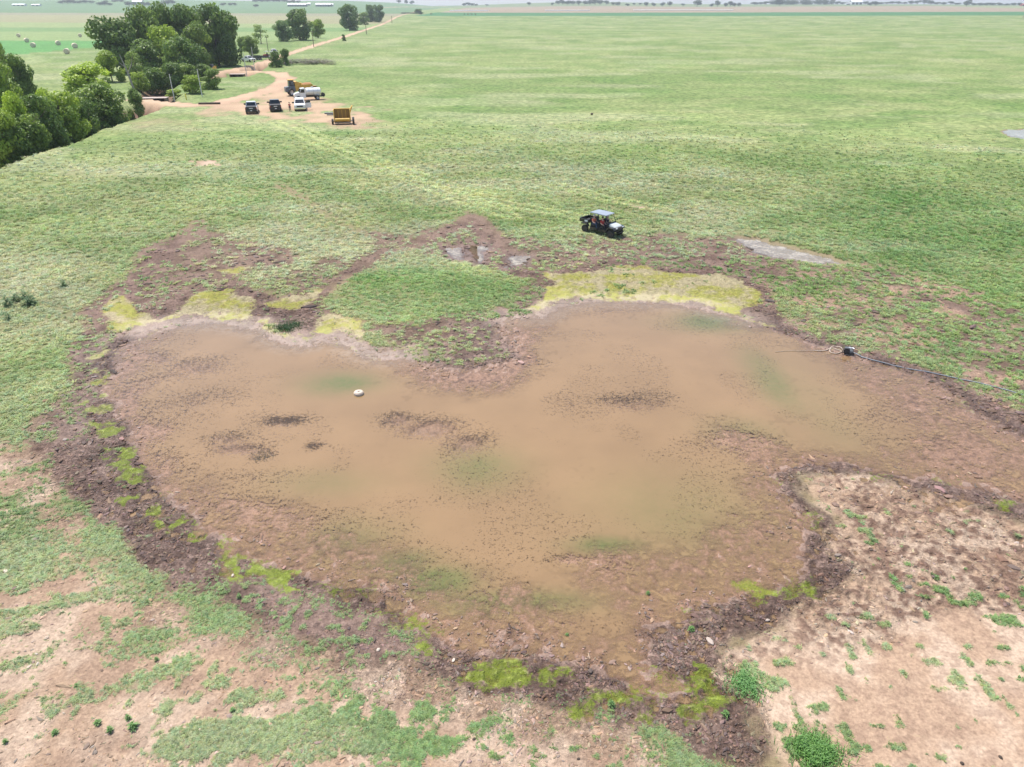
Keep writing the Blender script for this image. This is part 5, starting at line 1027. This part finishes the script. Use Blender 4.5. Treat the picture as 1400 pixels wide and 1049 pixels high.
lumpy('stone', 'pinkish stone on the mud left of the pond', 'stone', 89, 602, .16, .11, .08, 'stone', 3)
lumpy('stone', 'pale slab on dark mud left of the bare soil corner', 'stone', 971, 877, .26, .13, .06, 'stone', 4)
lumpy('stone', 'small pale stone on mud below the right shore bend', 'stone', 1049, 849, .13, .09, .06, 'stone', 5)
lumpy('stone', 'tiny white piece near the yellow green algae at the left shore', 'stone', 318, 787, .12, .07, .05, 'foam', 6)
lumpy('stone', 'small white fragments on soil left of the bright algae patch', 'stone', 517, 889, .08, .12, .05, 'foam', 7)
lumpy('dung_pat', 'dark round clod right of the large grass patch at the bottom', 'clod', 648, 1011, .09, .07, .03, 'dung', 8)
lumpy('dung_pat', 'dark clod below the sparse grass near the bottom centre', 'clod', 733, 1030, .08, .06, .03, 'dung', 9)
lumpy('dung_pat', 'dark clod at the bottom edge right of centre', 'clod', 791, 1038, .08, .06, .03, 'dung', 10)
lumpy('dung_pat', 'dark clod in the bottom right corner', 'clod', 1368, 1036, .10, .07, .04, 'dung', 11)
lumpy('dung_pat', 'dark clod at the bottom edge left of the corner clod', 'clod', 1315, 1044, .09, .07, .04, 'dung', 12)
lumpy('earth_clod', 'lone dark clump in the middle of the green field', 'clod', 809, 157, .6, .35, .3, 'dung', 13)
# weeds: upright stem with leaf whorls
def weed_mesh(seed, n=26, h=.5, w=.22):
    r = random.Random(seed); V = []; Fc = []; T_ = []
    for k in range(n):
        z = h*(k+.5)/n; a = k*2.4+r.random(); l = w*(1.1-.6*z/h)*r.uniform(.7, 1.2); dx, dy = math.cos(a), math.sin(a); ww = l*.16; m = len(V)
        V += [(0, 0, z), (dx*l*.5-dy*ww, dy*l*.5+dx*ww, z+l*.3), (dx*l, dy*l, z+l*.2), (dx*l*.5+dy*ww, dy*l*.5-dx*ww, z+l*.25)]; Fc += [(m, m+1, m+2, m+3)]; T_ += [r.random()]*4
    me = bpy.data.meshes.new('weed'); me.from_pydata(V, [], Fc); setattr_(me, 'tone', 'FLOAT', T_); me.materials.append(M['weed']); return me
WM = [weed_mesh(1, 46, .5, .26), weed_mesh(2, 40, .42, .3)]
wp = [(10,418,1.4,'tall dark weed nearest the left edge in the left grass'), (22,412,1.2,'dark weed second from the left edge in the left grass'), (34,408,1.2,'dark weed at the middle of the left weed cluster'), (37,418,1.4,'dark weed at the lower middle of the left weed cluster'), (44,416,1.4,'dark weed at the right of the left weed cluster'), (87,392,1.2,'lone weed right of the left weed cluster'), (11,437,1.,'small weed below the left weed cluster'),
 (134,990,.75,'leafy weed on bare soil left of the two lower weeds'), (151,1000,.8,'leafy weed above the bottom left soil between two others'), (182,995,1.0,'bushy weed right of the pair on the bottom left soil'), (175,983,.7,'small weed just above the bushy weed on the soil'), (76,1003,.7,'spreading weed near the bottom left'), (8,1015,.6,'small weed at the bottom left edge'), (318,972,.6,'short weed between grass rows at the bottom'),
 (214,903,.6,'small weed on bare soil below the left grass strip'), (105,938,.5,'tiny weed at the left grass strip'), (327,760 + 57,.7,'pale straggly weed on the dark mud at the lower left shore'), (945,862,.8,'grey green weed on dark mud right of the small inlet'), (886,812,.6,'small weed standing in the shallow mud at lower right'), (775,868,.5,'tiny weed standing in the shallows at the lower middle'), (835,965,.9,'grey green tuft on the algae at the bottom shore'), (992,978,.8,'tuft beside the algae at the bottom right shore')]
for i, (px, py, s, lab) in enumerate(wp):
    x, y = G(px, py); o = link('weed', WM[i % 2], None, None, (x, y, ground(x, y)-.02)); sc_ = s*(.62 if py > 700 else 1.25); o.scale = (sc_, sc_, sc_*.9); o.rotation_euler = (0, 0, i*1.9); o.color = (1, 1, 1, 1) if py < 700 else (1.7, 1.6, 1.5, 1); tag(o, lab, 'weed', 'weeds standing on the ground')
# big tussocks
def tussock(px, py, rad_, hgt, n, label, col, seed):
    r = random.Random(seed); x, y = G(px, py); V = []; Fc = []; T_ = []
    for k in range(n):
        c_ = k % 9; q = rad_*.5*abs(r.gauss(0, 1.)); a = r.uniform(0, 6.28); bx, by = q*math.cos(a)+rad_*.62*math.cos(c_*2.4+seed)*(.3+.1*c_), q*math.sin(a)+rad_*.5*math.sin(c_*2.4+seed)*(.3+.1*c_); h = hgt*r.uniform(.5, 1.2)*(.7+.06*c_); b_ = r.uniform(0, 6.28); l = hgt*r.uniform(.3, .9); w = .008*r.uniform(.8, 1.6); dx, dy = math.cos(b_), math.sin(b_); m = len(V); z0 = 0
        V += [(bx-dy*w, by+dx*w, -.03), (bx+dy*w, by-dx*w, -.03), (bx+dx*l*.4+dy*w, by+dy*l*.4-dx*w, h*.75), (bx+dx*l*.4-dy*w, by+dy*l*.4+dx*w, h*.75), (bx+dx*l, by+dy*l, h*.85)]; Fc += [(m, m+1, m+2, m+3), (m+3, m+2, m+4)]; T_ += [r.random()]*5
    me = bpy.data.meshes.new('grass_tussock'); me.from_pydata(V, [], Fc); setattr_(me, 'tone', 'FLOAT', T_); me.materials.append(M['weed']); o = link('grass_tussock', me, None, None, (x, y, ground(x, y))); o.color = (*col, 1); return tag(o, label, 'grass tussock')
tussock(1018, 938, .60, .2, 900, 'blue green grass tussock on the point between algae and bare soil', (2.3, 2.2, 2.6), 1)
tussock(1116, 1030, .66, .24, 1500, 'dense dark green grass tussock at the bottom right of centre', (1.9, 1.9, 1.7), 2)
tussock(396, 448, 1.0, .2, 1400, 'dark green clump on the small algae islet at the upper left shore', (.5, .6, .6), 3)
tussock(360, 622, .75, .12, 700, 'dark weed clump rising from the pond water at left', (.35, .38, .35), 4)
# far machinery row
for i, (px, py, w, lab) in enumerate([(590, 20.5, 3, 'dark red farm gate frame beside the far end of the road'), (635, 21, 2, 'leftmost rusty implement in the far row on the field edge'), (640, 21, 3, 'second rusty implement in the far row on the field edge'), (645, 21, 3, 'third rusty implement in the far row on the field edge'), (650, 21, 2, 'rightmost rusty implement in the far row on the field edge')]):
    x, y = Gt(px, py); z = ground(x, y); e = empty('farm_implement', (x, y, z), lab, 'implement', .1*i); W = w*1.1
    MB().box((0, 0, 1.3), (W, 1.4, .3)).box((-W/3, 0, 2.0), (.3, .3, 1.4)).box((W/3, 0, 2.0), (.3, .3, 1.4)).build('frame', M['roofred' if i % 2 == 0 else 'yelldk'], e); MB().box((0, 0, 2.7), (W, .4, .25)).build('beam', M['dark'], e)
    for s in (-1, 1): wheel(e, s*W*.35, .9*s, .5, .3)
